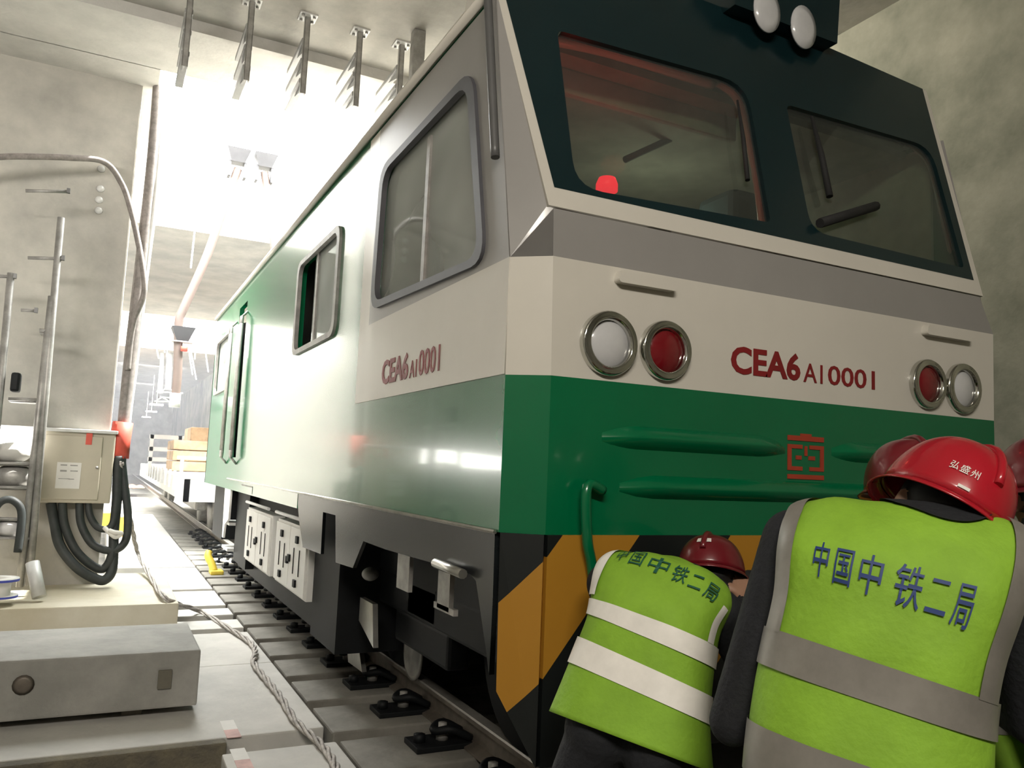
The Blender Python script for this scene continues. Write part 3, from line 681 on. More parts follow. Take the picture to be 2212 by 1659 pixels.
# distribution box
a, b = P(77, 922, 8.0), P(237, 1088, 8.0)
bx = thing('distribution_box', 'beige metal distribution box fixed to the concrete pillar', 'electrical box', V((a.x, 8.2, b.z)))
MB().box((a.x, 8.0, b.z), (b.x, 8.2, a.z-.02), bev=.012).build('box_body', M_BOX, bx)
MB().box((a.x+.04, 7.985, b.z+.03), (b.x-.1, 8.002, a.z-.06), bev=.006).build('box_door', M_BOX, bx)
MB().box((a.x-.015, 7.96, a.z-.03), (b.x+.015, 8.2, a.z), bev=.006).build('rain_cap', M_GALV, bx)
def decal(px0, py0, px1, py1, y, nm, m, par, lb=None):
    p, q = P(px0, py0, y), P(px1, py1, y); return MB().box((p.x, y, q.z), (q.x, y+.004, p.z)).build(nm, m, par, lb)
decal(187, 934, 198, 961, 7.981, 'warning_strip', M_RED if False else M_TAPE, bx, 'small red strip')
pp = decal(124, 998, 171, 1056, 7.98, 'notice_sheet', M_PAPER, bx, 'white notice sheet')
for k, (x0, y0, x1, y1) in enumerate(((131, 1003, 145, 1006), (152, 1004, 168, 1007), (130, 1015, 144, 1019), (152, 1016, 168, 1019), (126, 1033, 150, 1035), (148, 1034, 160, 1036))):
    decal(x0, y0, x1, y1, 7.978, 'notice_line', M_GREYST, pp)
lk = P(209, 1010, 7.98); MB().lathe([(.012, .0), (.012, .012), (0, .014)], lk, (0, -1, 0), 10).build('lock', M_GREYST, bx)
# cables looping out of the box and up the conduit bundle
def cable(pts, r, m, lab, y=None, nm='power_cable', cat='cable', grp='cables below the distribution box'):
    o = MB().tube(bez([P(p[0], p[1], p[2]) for p in pts], 9), r, 9).build(nm, m); return tag(o, lab, cat, grp)
cable([(110, 1086, 8.08), (118, 1130, 8.05), (130, 1180, 8.0), (165, 1225, 7.95), (205, 1250, 7.95), (228, 1252, 7.95), (243, 1225, 8.0), (246, 1150, 8.05), (252, 1080, 8.05), (256, 985, 8.05)], .042, M_CABLE, 'lowest thick black cable sagging from the left of the beige box')
cable([(135, 1086, 8.06), (140, 1135, 8.03), (165, 1190, 8.0), (205, 1225, 8.0), (228, 1225, 8.0), (243, 1190, 8.0), (248, 1120, 8.05), (258, 1060, 8.06), (264, 985, 8.06)], .036, M_CABLE, 'black cable looping below the box, second from the left')
cable([(172, 1086, 8.06), (175, 1130, 8.04), (195, 1170, 8.02), (220, 1186, 8.0), (250, 1188, 8.0), (272, 1165, 8.02), (276, 1110, 8.04), (268, 1040, 8.06), (262, 985, 8.06)], .034, M_CABLE, 'black cable looping below the box, third from the left')
cable([(190, 1086, 8.06), (195, 1115, 8.04), (210, 1138, 8.02), (230, 1143, 8.0), (245, 1125, 8.02), (252, 1060, 8.04), (250, 985, 8.06)], .029, M_CABLE, 'shortest tight black cable loop below the right of the box')
wr = MB().tube(bez([P(226, 1140, 7.95), P(238, 1152, 7.9), P(250, 1160, 7.9), P(262, 1152, 7.9), P(248, 1150, 7.88), P(236, 1146, 7.9)], 6), .02, 8).build('cable_tie_rag', M_PAPER); tag(wr, 'white rag tied around the cable loops under the red tape', 'rag')
# conduit bundle up the pillar edge
def conduit(p, r, m, lab):
    o = MB().tube(bez([P(*q) for q in p], 8), r, 9).build('conduit', m); return tag(o, lab, 'conduit', 'conduits up the pillar edge')
conduit([(262, 985, 8.1), (268, 900, 8.1), (282, 780, 8.1), (302, 600, 8.12), (318, 450, 8.14), (330, 330, 8.15), (345, 150, 8.16), (352, 40, 8.16)], .05, M_CABLEG, 'thickest ribbed grey conduit rising along the pillar edge')
conduit([(256, 985, 8.12), (262, 900, 8.12), (274, 780, 8.12), (290, 640, 8.14), (306, 500, 8.15), (320, 380, 8.16), (340, 180, 8.17)], .028, M_CABLEG, 'thin grey conduit on the pillar side of the thickest conduit')
conduit([(270, 985, 8.12), (277, 900, 8.12), (292, 780, 8.12), (313, 600, 8.13), (332, 450, 8.14), (343, 330, 8.16), (350, 200, 8.18)], .03, M_GALV, 'pale conduit on the outer side of the thickest conduit')
tp = MB().tube([P(256, 990, 8.1), P(260, 950, 8.1), P(266, 912, 8.1)], .085, 12).build('red_tape_wrap', M_TAPE); tag(tp, 'band of red tape wrapped around the conduits beside the beige box', 'tape')
# black cable arching over from the left
o = MB().tube(bez([V((-3.28, 7.6, P(-60, 336, 7.6).z)), P(-260, 335, 7.6), P(40, 338, 7.7), P(150, 341, 7.8), P(225, 350, 7.9), (P(262, 395, 8.0)), P(282, 450, 8.02), P(300, 530, 8.02), P(311, 600, 8.0), P(310, 640, 8.0), P(292, 685, 8.02), P(283, 730, 8.05), P(276, 800, 8.06)], 9), .026, 9).build('arching_cable', M_CABLEG); tag(o, 'dark cable arching from the left across the pillar face into the conduits', 'cable')
# bolt holes in the pillar: round pale caps
for i, (px, py) in enumerate(((219, 365), (217, 408), (214, 432), (213, 455))):
    tag(MB().lathe([(.035, 0), (.03, .012), (0, .016)], P(px, py, 8.2), (0, -1, 0), 16).build('pillar_plug', M_GALV), ['pale round plug on the pillar just under the arching cable', 'second pale round plug down on the pillar face', 'third pale round plug down on the pillar face', 'lowest pale round plug on the pillar face'][i], 'plug', 'plugs on the pillar')
# steel storage rack with clutter, left of the pillar face
rk = thing('storage_rack', 'slim steel rack holding hoses and boxes at the left of the pillar', 'rack', P(60, 1280, 7.5))
for px0, py0, px1, py1 in ((132, 470, 62, 1265), (112, 640, 42, 1268), (24, 590, -40, 1275)):
    MB().tube([P(px0, py0, 7.6), P(px1, py1, 7.6)], .028, 8).build('rack_post', M_GREYST, rk)
for px0, px1, py in ((55, 148, 412), (60, 136, 557), (-30, 32, 596), (45, 78, 670), (85, 112, 713), (18, 96, 862), (-30, 72, 1000), (-30, 72, 1052), (-30, 62, 1120), (-30, 66, 1162)):
    MB().tube([P(px0, py, 7.6), P(px1, py+2, 7.6)], .014, 8).build('rack_rung', M_GREYST, rk)
    if py < 700: MB().box(P(px1-4, py+6, 7.62), P(px1+4, py-5, 7.58)).build('rung_cap', M_BAR, rk)
    else: MB().box(P(px0, py+5, 7.62), P(px1, py+2, 7.62)+V((0, .22, 0)), bev=.002).build('rack_shelf', M_GREYST, rk)
MB().box(P(20, 845, 7.55), P(45, 805, 7.55)+V((0, .15, 0)), bev=.02).build('rack_hook_block', M_DARK, rk)
for px, py, w_, h_, m_, nm, lab in ((30, 1030, 36, 24, M_GREYST, 'toolbox', 'grey rounded sack on the upper shelf of the slim rack'), (20, 1140, 26, 18, M_PALE, 'parts_tin', 'pale tin on the lower shelf of the slim rack'), (25, 978, 34, 20, M_CONCL, 'cloth_bundle', 'folded grey cloth bundle on the top shelf of the slim rack')):
    c = P(px, py, 7.72); k = w_/1740*7.4
    o = MB().sphere(c, 1, (k, .12, h_/1740*7.4)).build(nm, m_); tag(o, lab, 'bundle')
c = P(18, 1110, 7.55); o = MB().tube(bez([c+V((-.09, 0, -.25)), c+V((-.1, 0, 0)), c+V((-.05, 0, .1)), c+V((.03, 0, .1)), c+V((.09, 0, 0)), c+V((.09, 0, -.3))], 6), .03, 9).build('hanging_hose', M_CABLE); tag(o, 'black hose hung in a loop over the slim rack', 'hose')
o = MB().tube([P(70, 1215, 7.4), P(85, 1290, 7.3)], .05, 10).build('steel_offcut', M_GALV); tag(o, 'short pale pipe offcut leaning at the foot of the rack', 'pipe')
# lamp with four bright tubes
lt = thing('tube_lamp', 'bright lamp of stacked tubes at the left edge beside the beige box', 'lamp', P(30, 960, 7.9))
MB().box(P(-420, 966, 8.0), P(88, 922, 8.0)+V((0, .12, 0)), bev=.004).build('lamp_housing', M_GALV, lt)
for k in range(5):
    MB().tube([P(-410, 924+8*k, 7.96), P(52, 928+9*k, 7.96)], .013, 8).build('lamp_tube', M_TUBE, lt); MB().tube([P(66, 929+8*k, 7.96), P(84, 930+8*k, 7.96)], .012, 8).build('lamp_tube', M_TUBE, lt)
# blue banded spool
c = at(-8, 1285, y=7.2); sp = thing('cable_spool', 'white spool with blue bands at the left edge near the slab', 'spool', c)
MB().lathe([(.14, -.02), (.14, .0), (.09, .0), (.09, .1), (.14, .1), (.14, .125), (.05, .125), (.05, -.02)], c, (0, 0, 1), 24, cap=False).build('spool_body', M_PAPER, sp)
MB().lathe([(.142, -.016), (.142, -.002)], c, (0, 0, 1), 24, cap=False).lathe([(.142, .103), (.142, .12)], c, (0, 0, 1), 24, cap=False).build('blue_band', mat('blue_plastic', (.06, .08, .42), .5, nscale=5, namt=.1), sp)

# ------------------------------------------------------------------ the shaft and what stands beyond
# pump pipes with hoppers
PY = 12.6
def Q(px, py, y=PY): return at(px, py, y=y)
def hopper(px, py, lab, pole):
    t = thing('pump_pipe', lab, 'pipe', Q(px, py+40)); c = Q(px, py); s = 1/1740*11.6
    b = MB(); top = [c+V((dx*26*s, dy*.16, 14*s)) for dx, dy in ((-1, -1), (1, -1), (1, 1), (-1, 1))]; bot = [c+V((dx*15*s, dy*.1, -16*s)) for dx, dy in ((-1, -1), (1, -1), (1, 1), (-1, 1))]
    for i in range(4): b.face([top[i], top[(i+1) % 4], bot[(i+1) % 4], bot[i]])
    b.face(bot); b.build('hopper', M_HOP, t)
    for dx in (-1, 1): MB().box(c+V((dx*17*s-.02, -.08, -50*s)), c+V((dx*17*s+.02, .08, -14*s))).build('hopper_leg', M_HOP, t)
    MB().tube(bez([Q(*p) for p in pole], 5), .062, 12).build('pipe', M_PINK, t)
    return t
h1 = hopper(514, 339, 'pale pink pump pipe with a bent lower end under the left hopper', [(514, 365), (487, 440), (450, 545), (420, 615), (396, 668), (386, 700), (384, 800), (378, 866)])
h2 = hopper(572, 350, 'straight pale pink pump pipe under the right hopper beside the locomotive roof', [(571, 372), (578, 420), (588, 500), (600, 570), (640, 760)])
c = Q(395, 722); s = 1/1740*11.6; fb = MB(); top = [c+V((dx*24*s, dy*.15, 14*s)) for dx, dy in ((-1, -1), (1, -1), (1, 1), (-1, 1))]; bot = [c+V((dx*12*s, dy*.09, -16*s)) for dx, dy in ((-1, -1), (1, -1), (1, 1), (-1, 1))]
for i in range(4): fb.face([top[i], top[(i+1) % 4], bot[(i+1) % 4], bot[i]])
fb.build('funnel', M_HOP, h1)
MB().box(c+V((-.14, -.1, -.125)), c+V((.14, .1, -.11))).build('funnel_flange', M_GALV, h1)
MB().lathe([(.05, 0), (.05, .07), (0, .08)], c+V((.03, -.1, -.26)), (0, 0, 1), 10).build('valve', M_TAPE, h1, 'red valve')
MB().lathe([(.075, 0), (.075, -.2)], Q(379, 850), (0, 0, 1), 12).build('pipe_end_sleeve', M_PALE, h1)
sf = MB()
for a_, b_ in (((338, 846), (395, 850)), ((345, 858), (374, 860)), ((350, 846), (362, 836)), ((362, 836), (374, 846)), ((334, 867), (372, 868)), ((350, 858), (338, 866)), ((352, 859), (364, 867))):
    sf.tube([Q(*a_), Q(*b_)], .012, 6)
sf.build('guide_cage', M_GALV, h1)
for px, a_, b_, lab in ((363, 760, 842, 'thicker pale steel pipe hanging beside the pump pipe'), (347, 775, 850, 'thinner pale steel pipe hanging left of the pump pipe')):
    tag(MB().tube([V((Q(px+4, 752, 40).x, 40, SB+.03)), Q(px, b_, 40)], .13 if px > 350 else .09, 10).build('hanging_pipe', M_GALV), lab, 'pipe')
# chain from the far rim
ch = MB(); A, B2 = at(424, 465, y=E2Y-.015), at(412, 580, y=E2Y-.015)
for k in range(14):
    c = A+(B2-A)*(k+.5)/14; ch.box(c+V((-.014, -.01, -.028)), c+V((.014, .01, .028)), bev=.006)
tag(ch.build('hanging_chain', M_GALV), 'light steel chain with a hook hanging from the rim of the roof opening', 'chain')
# guard railing on the upper slab
rl = thing('guard_railing', 'white guard railing along the upper slab edge above the far tunnel', 'railing', (2, 39.1, ST))
RZ = at(306, 677, y=39.1).z
for z in (RZ, (RZ+ST)/2+.06, ST+.12): MB().tube([(-3, 39.1, z), (5, 39.1, z)], .05, 6).build('rail_bar', M_PALE, rl)
for px in (352, 360, 455, 466): x = at(px, 700, y=39.1).x; MB().tube([(x, 39.1, ST), (x, 39.1, RZ)], .06, 8).build('railing_post', M_TAPE if px == 460 else M_PALE, rl)
for x in (-2.5, -.5, 1.2): MB().tube([(x, 39.1, ST), (x, 39.1, RZ)], .06, 8).build('railing_post', M_PALE, rl)
# starter bars hanging below the upper slab edge
for i, (a_, b_) in enumerate((((338, 745), (343, 775)), ((355, 750), (356, 762)), ((362, 750), (360, 770)), ((408, 755), (416, 810)), ((412, 758), (424, 820)), ((422, 758), (421, 776)), ((444, 760), (450, 804)))):
    tag(MB().tube([V((at(*a_, y=39.2).x, 39.2, SB+.1)), at(*b_, y=39.2)], .035, 6).build('reinforcing_bar', M_PALE), ['leftmost thin bar hanging under the upper slab', 'short stub bar under the upper slab near the left', 'second short stub bar under the upper slab', 'long slanting bar under the slab right of the pump pipe', 'longest slanting bar under the slab right of the pump pipe', 'short stub bar between the slanting bars', 'slanting bar under the slab nearest the locomotive'][i], 'bar', 'bars hanging below the upper slab')
# lamps along the far tunnel
for i, (px, py) in enumerate(((338, 874), (327, 889), (316, 901))):
    p = at(px, py, y=(42, 52, 66)[i]); tag(MB().box(p-V((.3, .1, .035)), p+V((.3, .1, .035)), bev=.02).tube([p, V((p.x, p.y, SB+.03))], .006, 5).build('far_tunnel_lamp', M_TUBE), ['nearest of the small lamps along the far tunnel', 'middle one of the small lamps along the far tunnel', 'farthest of the small lamps along the far tunnel'][i], 'lamp', 'lamps along the far tunnel')
# flat wagon behind the locomotive
wg = thing('flat_wagon', 'low flat track wagon with a white deck behind the locomotive', 'wagon', (XC, 20, 0))
dz = at(440, 1043, x=XL).z; dy0 = 13.2; dy1 = at(320, 1005, x=XL-.1).y
MB().box((XL-.1, dy0, dz), (XR+.1, 30, dz+.06), bev=.01).build('deck', M_PALE, wg)
sd = MB().box((XL-.1, dy0, dz-.34), (XL-.02, 30, dz)); 
sd.build('side_sill', M_GALV, wg); MB().box((XL-.1, dy0, dz-.34), (XR+.1, dy0+.08, dz)).build('end_sill', M_GALV, wg)
for y in [dy0+.6+1.1*k for k in range(12)]: MB().box((XL-.14, y, dz-.22), (XL-.1, y+.07, dz+.1)).build('stake_pocket', M_GALV, wg)
for yc in (15.3, 17.1, 25.5, 27.3):
    for s in (-1, 1): MB().lathe([(.1, -.01), (.38, -.01), (.40, .02), (.40, .1), (.44, .12), (.44, .14), (.1, .14)], (XC+s*.80, yc, .40), (-s, 0, 0), 28).build('wheel', M_GREYST, wg)
for yc in (16.2, 26.4): MB().box((XL+.25, yc-1.3, .35), (XL+.42, yc+1.3, .6), bev=.03).build('bogie_side', M_GREYST, wg)
MB().box((2.4, 12.3, .6), (2.72, 13.25, .8), bev=.03).build('drawbar', M_DARK, wg)
# load: timber stack, pale rails rack
a, b = at(369, 1030, y=16.5), at(369, 996, y=16.5)
tb = MB()
ty0 = 16.5
for k in range(3): tb.box((a.x, ty0, dz+.07+.2*k), (3.4, ty0+1.6, dz+.25+.2*k), bev=.02)
tag(tb.build('timber_crate', M_WOOD), 'orange-brown timber crate on the wagon deck behind the locomotive', 'crate')
tag(MB().box((a.x+.5, 19, dz+.07), (3.2, 20.5, dz+1.0), bev=.03).build('timber_crate', M_WOOD), 'taller brown crate farther back on the wagon deck', 'crate')
rr = thing('load_rack', 'low white barrier rack across the far part of the wagon deck', 'rack', (2, 21.5, dz+.06))
for z in (.2, .45, .75): MB().box((at(318, 1000, y=21.5).x, 21.5, dz+z), (3.6, 21.56, dz+z+.1)).build('rack_rail', M_PALE, rr)
for x in (at(320, 1000, y=21.5).x, 1.6, 2.2, 3.0): MB().box((x, 21.5, dz+.06), (x+.08, 21.6, dz+.85)).build('rack_post', M_PALE, rr)
bar = thing('deck_handrail', 'low white bar rail in front of the timber crate', 'rail', (1.6, 14.6, dz+.06))
xb_ = at(380, 1022, y=14.6).x; MB().tube([(xb_, 14.6, dz+.32), (3.6, 14.6, dz+.32)], .03, 8).build('rail_bar', M_PALE, bar)
for x in (xb_+.08, 2.4, 3.3): MB().tube([(x, 14.6, dz+.06), (x, 14.6, dz+.32)], .028, 8).build('rail_post', M_PALE, bar)
# orange mesh and yellow crates on the far walkway
p = at(292, 1055, z=FZ); nb = MB().grid(lambda u, v: V((p.x-.5+.8*u, p.y-1.5+3*v, FZ+.03+.06*math.sin(u*9)*math.sin(v*11)+.05)), 10, 12); tag(nb.build('orange_netting', mat('orange_net', (.75, .28, .12), .7, nscale=6, namt=.2)), 'crumpled orange safety netting on the far walkway', 'netting')
for px, py, lab in ((256, 1140, 'yellow plastic crate behind the cable loops'), (231, 1130, 'second yellow plastic crate at the pillar edge')):
    p = at(px, py, z=.0); o = MB().box(p+V((-.09, 0, -.15)), p+V((.09, .3, .18)), bev=.01).build('plastic_crate', mat('yellow_plastic', (.75, .52, .06), .5, nscale=4, namt=.1)); tag(o, lab, 'crate', 'yellow crates on the walkway')

# ------------------------------------------------------------------ people
def capsule(b, p0, r0, p1, r1):
    b.tube([p0, V(p0).lerp(V(p1), .33), V(p0).lerp(V(p1), .66), p1], [r0, r0+(r1-r0)*.33, r0+(r1-r0)*.66, r1], 14)
    b.sphere(p0, r0, u=14, v=10); b.sphere(p1, r1, u=14, v=10)
def body_mesh(bones, name, parent, voxel=.0075):
    """one continuous surface grown round the bones; material by nearest bone"""
    b = MB()
    for p0, r0, p1, r1, mi in bones: capsule(b, p0, r0, p1, r1)
    me = bpy.data.meshes.new('tmp'); b.bm.to_mesh(me); b.bm.free(); o = bpy.data.objects.new('tmp', me); COL.objects.link(o)
    m = o.modifiers.new('r', 'REMESH'); m.mode = 'VOXEL'; m.voxel_size = voxel
    s = o.modifiers.new('s', 'SMOOTH'); s.factor = .5; s.iterations = 4
    dg = bpy.context.evaluated_depsgraph_get(); out = bpy.data.meshes.new_from_object(o.evaluated_get(dg)); bpy.data.objects.remove(o); bpy.data.meshes.remove(me)
    for q in (M_NAVY, M_SKIN, M_HAIR, M_STRAP): out.materials.append(q)
    segs = [(V(a), V(c)-V(a), max((V(c)-V(a)).length_squared, 1e-9), (r0+r1)/2, mi) for a, r0, c, r1, mi in bones]
    import numpy as np
    nF = len(out.polygons); cc = np.empty(nF*3); out.polygons.foreach_get('center', cc); cc = cc.reshape(nF, 3); bestq = np.full(nF, 1e9); bi = np.zeros(nF, dtype=np.int32)
    for a, d, l2, r, mi in segs:
        a_, d_ = np.array(a), np.array(d); t = np.clip((cc-a_)@d_/l2, 0, 1); q = np.linalg.norm(cc-a_-t[:, None]*d_, axis=1)-r
        m_ = q < bestq; bestq[m_] = q[m_]; bi[m_] = mi
    out.polygons.foreach_set('material_index', bi); out.polygons.foreach_set('use_smooth', np.ones(nF, dtype=bool))
    out.name = name; return link(name, out, parent)
def hand_bones(wr, d, palm, side, curl=.6):
    """palm capsules, four fingers, thumb. d: pointing direction, palm: palm normal"""
    d = V(d).normalized(); palm = (V(palm)-d*V(palm).dot(d)).normalized(); acr = d.cross(palm)*side; B = []
    for k, (off, ln) in enumerate(((.032, .082), (.011, .09), (-.011, .085), (-.031, .07))):
        base = V(wr)+acr*off*.6; kn = V(wr)+d*(.088-.004*abs(k-1))+acr*off
        B.append((base, .017, kn, .013, 1)); c1, c2 = curl, curl*1.9
        d1 = d*math.cos(c1)+palm*math.sin(c1); d2 = d*math.cos(c2)+palm*math.sin(c2)
        p1 = kn+d1*ln*.52; p2 = p1+d2*ln*.48; B += [(kn, .0105, p1, .0095, 1), (p1, .0095, p2, .0085, 1)]
    tb = V(wr)+d*.025+acr*.03; t1 = tb+(d*.6+acr*.8).normalized()*.038; t2 = t1+(d*.8+acr*.35+palm*.5).normalized()*.03
    B += [(tb, .0135, t1, .0115, 1), (t1, .0115, t2, .0095, 1)]; return B
def crom(R, t):
    n = len(R)-1; x = min(max(t, 0), 1)*n; i = min(int(x), n-1); k = x-i; a, b, c, d = R[max(i-1, 0)], R[i], R[i+1], R[min(i+2, n)]
    return .5*((2*b)+(c-a)*k+(2*a-5*b+4*c-d)*k*k+(3*b-a-3*c+d)*k**3)
class Vest:
    def __init__(s, Ls, Rs, ds, wr=.006, seed=0): s.L, s.R, s.d, s.wr, s.seed = Ls, Rs, ds, wr, seed
    def fr(s, v):
        L, R = crom(s.L, v), crom(s.R, v); v2 = min(v, .98); up = ((crom(s.L, v2+.02)+crom(s.R, v2+.02))-(crom(s.L, v2)+crom(s.R, v2)))
        H = (R-L)/2; N = H.cross(up).normalized(); 
        return (L+R)/2, H, N, crom(s.d, v)
    def pt(s, th, v, off=0):
        C, H, N, d = s.fr(v); c, sn = math.cos(th), math.sin(th); hl = H.length
        cc = math.copysign(abs(c)**.8, c); ss = math.copysign(abs(sn)**.85, sn)
        w = s.wr*(math.sin(7*v+3*c+s.seed)*math.sin(13*v-5*c+1.7*s.seed)+.6*math.sin(23*v+9*c*c+2*th))*(1-abs(v-.5))
        return C+H*cc*(1+off/hl)+N*(ss*d+(off if sn > 0 else -off)+w*ss)
    def back(s, c, v, off=0): return s.pt(math.acos(max(-1, min(1, c))), v, off)
def vest_obj(vs, m, parent, v0=0, v1=1):
    b = MB(); b.grid(lambda u, v: vs.pt(2*PI*u, v0+(v1-v0)*v), 64, 44, closed=True); o = b.build('vest', m, parent); 
    md = o.modifiers.new('thick', 'SOLIDIFY'); md.thickness = .004; md.offset = 1; return o
def vest_belt(vs, v0, v1, m, par, slope=0, th0=0, th1=2*PI):
    b = MB(); b.grid(lambda u, v: vs.pt(th0+(th1-th0)*u, v0+(v1-v0)*v, .0075), 64, 4, closed=(th1-th0 > 6.2)); return b.build('reflective_belt', m, par)
def vest_strip(vs, c0, c1, v0, v1, m, par, e0=0, e1=0):
    b = MB(); b.grid(lambda u, v: vs.back(c0+(c1-c0)*u+(e0+(e1-e0)*u)*v, v0+(v1-v0)*v, .0085), 6, 30); return b.build('reflective_strip', m, par)
def vest_text(vs, txt, c0, c1, vA, vB, h, m, par, bold=.006):
    """characters one by one from (c0,vA) to (c1,vB), height h in v"""
    b = MB(); n = len(txt)
    for i, chh in enumerate(txt):
        me = text_mesh(chh, 1, bold, .0); cx = c0+(c1-c0)*i/(n-1); cv = vA+(vB-vA)*i/(n-1)
        xs = [q.co.x for q in me.vertices]; ys = [q.co.y for q in me.vertices]; mx = (min(xs)+max(xs))/2; wch = (c1-c0)/(n-1)*.86
        bm2 = bmesh.new(); bm2.from_mesh(me); bmesh.ops.triangulate(bm2, faces=bm2.faces[:]); bmesh.ops.subdivide_edges(bm2, edges=bm2.edges[:], cuts=1)
        for q in bm2.verts:
            x, y = q.co.x-mx, q.co.y-.36
            q.co = vs.back(cx+x*wch, cv+y*h, .0095)
        bm2.to_mesh(me); bm2.free(); b.bm.from_mesh(me); bpy.data.meshes.remove(me)
    return b.build('back_lettering', m, par, fixn=False)
def helmet(c, up, front, m, par, rx=.122, ry=.148, h=.145, text=None, band=False):
    up = V(up).normalized(); fr = (V(front)-up*V(front).dot(up)).normalized(); rt = fr.cross(up)
    def S(az, el, o=0):
        k = math.cos(el)**.75 if el > 0 else 1
        return V(c)+(rt*math.sin(az)*(rx+o)+fr*math.cos(az)*(ry+o))*k+up*(h+o)*math.sin(el)
    b = MB(); b.grid(lambda u, v: S(2*PI*u, v*PI/2*.999), 48, 16, closed=True)
    b.grid(lambda u, v: S(2*PI*u, 0)+(rt*math.sin(2*PI*u)+fr*math.cos(2*PI*u))*(.012*v+max(0, math.cos(2*PI*u))**3*.045*v)-up*.012*v, 48, 3, closed=True)
    o = b.build('hard_hat', m, par)
    md = o.modifiers.new('thick', 'SOLIDIFY'); md.thickness = .004; md.offset = -1
    rb_ = MB(); rb_.tube([S(PI*(0 if t < 0 else 1), PI/2*(1-abs(t)), .002) for t in [q/8-1 for q in range(2, 15)]], .010, 8); rb_.build('crown_rib', m, o)
    if text:
        t, az0, az1, el, hh = text; tb = MB()
        for i, chh in enumerate(t):
            me = text_mesh(chh, 1, .004, 0); xs = [q.co.x for q in me.vertices]; mx = (min(xs)+max(xs))/2; az = az0+(az1-az0)*i/(len(t)-1)
            for q in me.vertices: q.co = S(az-(q.co.x-mx)*hh*7, el+(q.co.y-.36)*hh*6.5, .003)
            tb.bm.from_mesh(me); bpy.data.meshes.remove(me)
        tb.build('hat_lettering', M_PAPER, o, fixn=False)
    if band:
        az0, az1, e0, e1 = band; MB().grid(lambda u, v: S(az0+(az1-az0)*u, e0+(e1-e0)*v, .003), 8, 3).build('hat_label', M_PAPER, o, fixn=False)
    return o, up, fr, rt
def head_bones(c, up, fr, rt, neck):
    B = [(c+up*.01-fr*.01, .082, c+fr*.02+up*.01, .082, 2), (c-fr*.03-up*.01, .074, c-fr*.02-up*.035, .07, 2), (c+fr*.05-up*.04, .062, c+fr*.045-up*.1, .048, 1), (c+fr*.075-up*.125, .022, c+fr*.05-up*.115, .04, 1),
         (c+fr*.105-up*.055, .010, c+fr*.122-up*.075, .013, 1), (c+fr*.095-up*.102-rt*.016, .009, c+fr*.095-up*.102+rt*.016, .009, 1), (c+fr*.095-up*.03-rt*.03, .012, c+fr*.095-up*.03+rt*.03, .012, 1)]
    for s in (-1, 1): B.append((c+rt*s*.080-up*.02+fr*.012, .013, c+rt*s*.084-up*.05+fr*.008, .010, 1))
    B += [(c-up*.07-fr*.01, .056, neck, .060, 0), (c-up*.095-fr*.035, .048, neck, .07, 0)]
    return B
def eyes(c, up, fr, rt, par):
    for s in (-1, 1): MB().sphere(c+fr*.098-up*.048+rt*s*.031, .012, u=12, v=8).build('eye', M_PAPER, par)
def leg_bones(hip, knee, ank, toe): return [(hip, .095, knee, .066, 0), (knee, .066, ank, .048, 0), (ank+V((0, 0, -.02)), .042, ank+V((0, 0, -.05)), .042, 3), (ank+V((0, 0, -.055)), .042, toe, .036, 3)]
def worker(label, base, Ls, Rs, ds, hc, hup, hfr, hm, shL, shR, elL, elR, haL, haR, knees, feet, vest_fn, seed, hat={}, neck=None):
    t = thing('person', label, 'person', base, 'track workers')
    vs = Vest(Ls, Rs, ds, seed=seed)
    ho, up, fr, rt = helmet(hc, hup, hfr, hm, t, **hat)
    c = V(hc)-up*.0; hipC = (Ls[0]+Rs[0])/2; Hr = (Rs[0]-Ls[0]).normalized(); chest = crom([(a+b)/2 for a, b in zip(Ls, Rs)], .66); nk = neck or (Ls[-1]+Rs[-1])/2
    B = head_bones(c, up, fr, rt, nk)
    mid = crom([(a+b)/2 for a, b in zip(Ls, Rs)], .35)
    for s in (-1, 1): B += [(hipC+Hr*s*.085, .105, mid+Hr*s*.075, .09, 0), (mid+Hr*s*.075, .09, chest+Hr*s*.08, .085, 0), (chest+Hr*s*.08, .085, nk.lerp(chest, .35)+Hr*s*.05, .055, 0)]
    B += [(nk.lerp(chest, .3), .06, nk, .055, 0), (nk-Hr*.085, .045, nk+Hr*.085, .045, 0), (nk-Hr*.06, .05, c-up*.07-fr*.01, .06, 0), (nk+Hr*.06, .05, c-up*.07-fr*.01, .06, 0)]
    for sh, el, ha, s in ((shL, elL, haL, -1), (shR, elR, haR, 1)):
        B += [(chest.lerp(sh, .5), .062, sh, .06, 0), (sh, .068, el, .052, 0), (el, .052, el.lerp(ha, .85), .038, 0), (el.lerp(ha, .85), .028, ha, .026, 1)]
        B += hand_bones(ha, ha-el, V((-s*.3, 0, -1)), s)
    for s, k, f in zip((-1, 1), knees, feet):
        B += leg_bones(hipC+Hr*s*.09-V((0, 0, .02)), V(k), V(f), V(f)+V((.03, .14, -.06)))
    bo = body_mesh(B, 'body', t); eyes(c, up, fr, rt, t)
    if vest_fn: vest_fn(vs, t)
    nc = c-up*.07-fr*.02; cl = MB()
    def col(u, v):
        th = 2*PI*u; a = vs.pt(th, .985, .004); C_, H_, N_, d_ = vs.fr(.985); b_ = nc+H_.normalized()*math.cos(th)*.082+fr*(-math.sin(th))*.075
        return a.lerp(b_, v)+(a-C_)*(.25*math.sin(v*PI))
    cl.grid(col, 40, 8, closed=True); cl.build('jacket_collar', M_NAVY, t)
    return t
def rows(Q): return [atd(*q[0]) for q in Q], [atd(*q[1]) for q in Q], [q[2] for q in Q]
R_, U_, F_ = _r, _u, _f
TXT = '\u4e2d\u56fd\u4e2d\u94c1\u4e8c\u5c40'
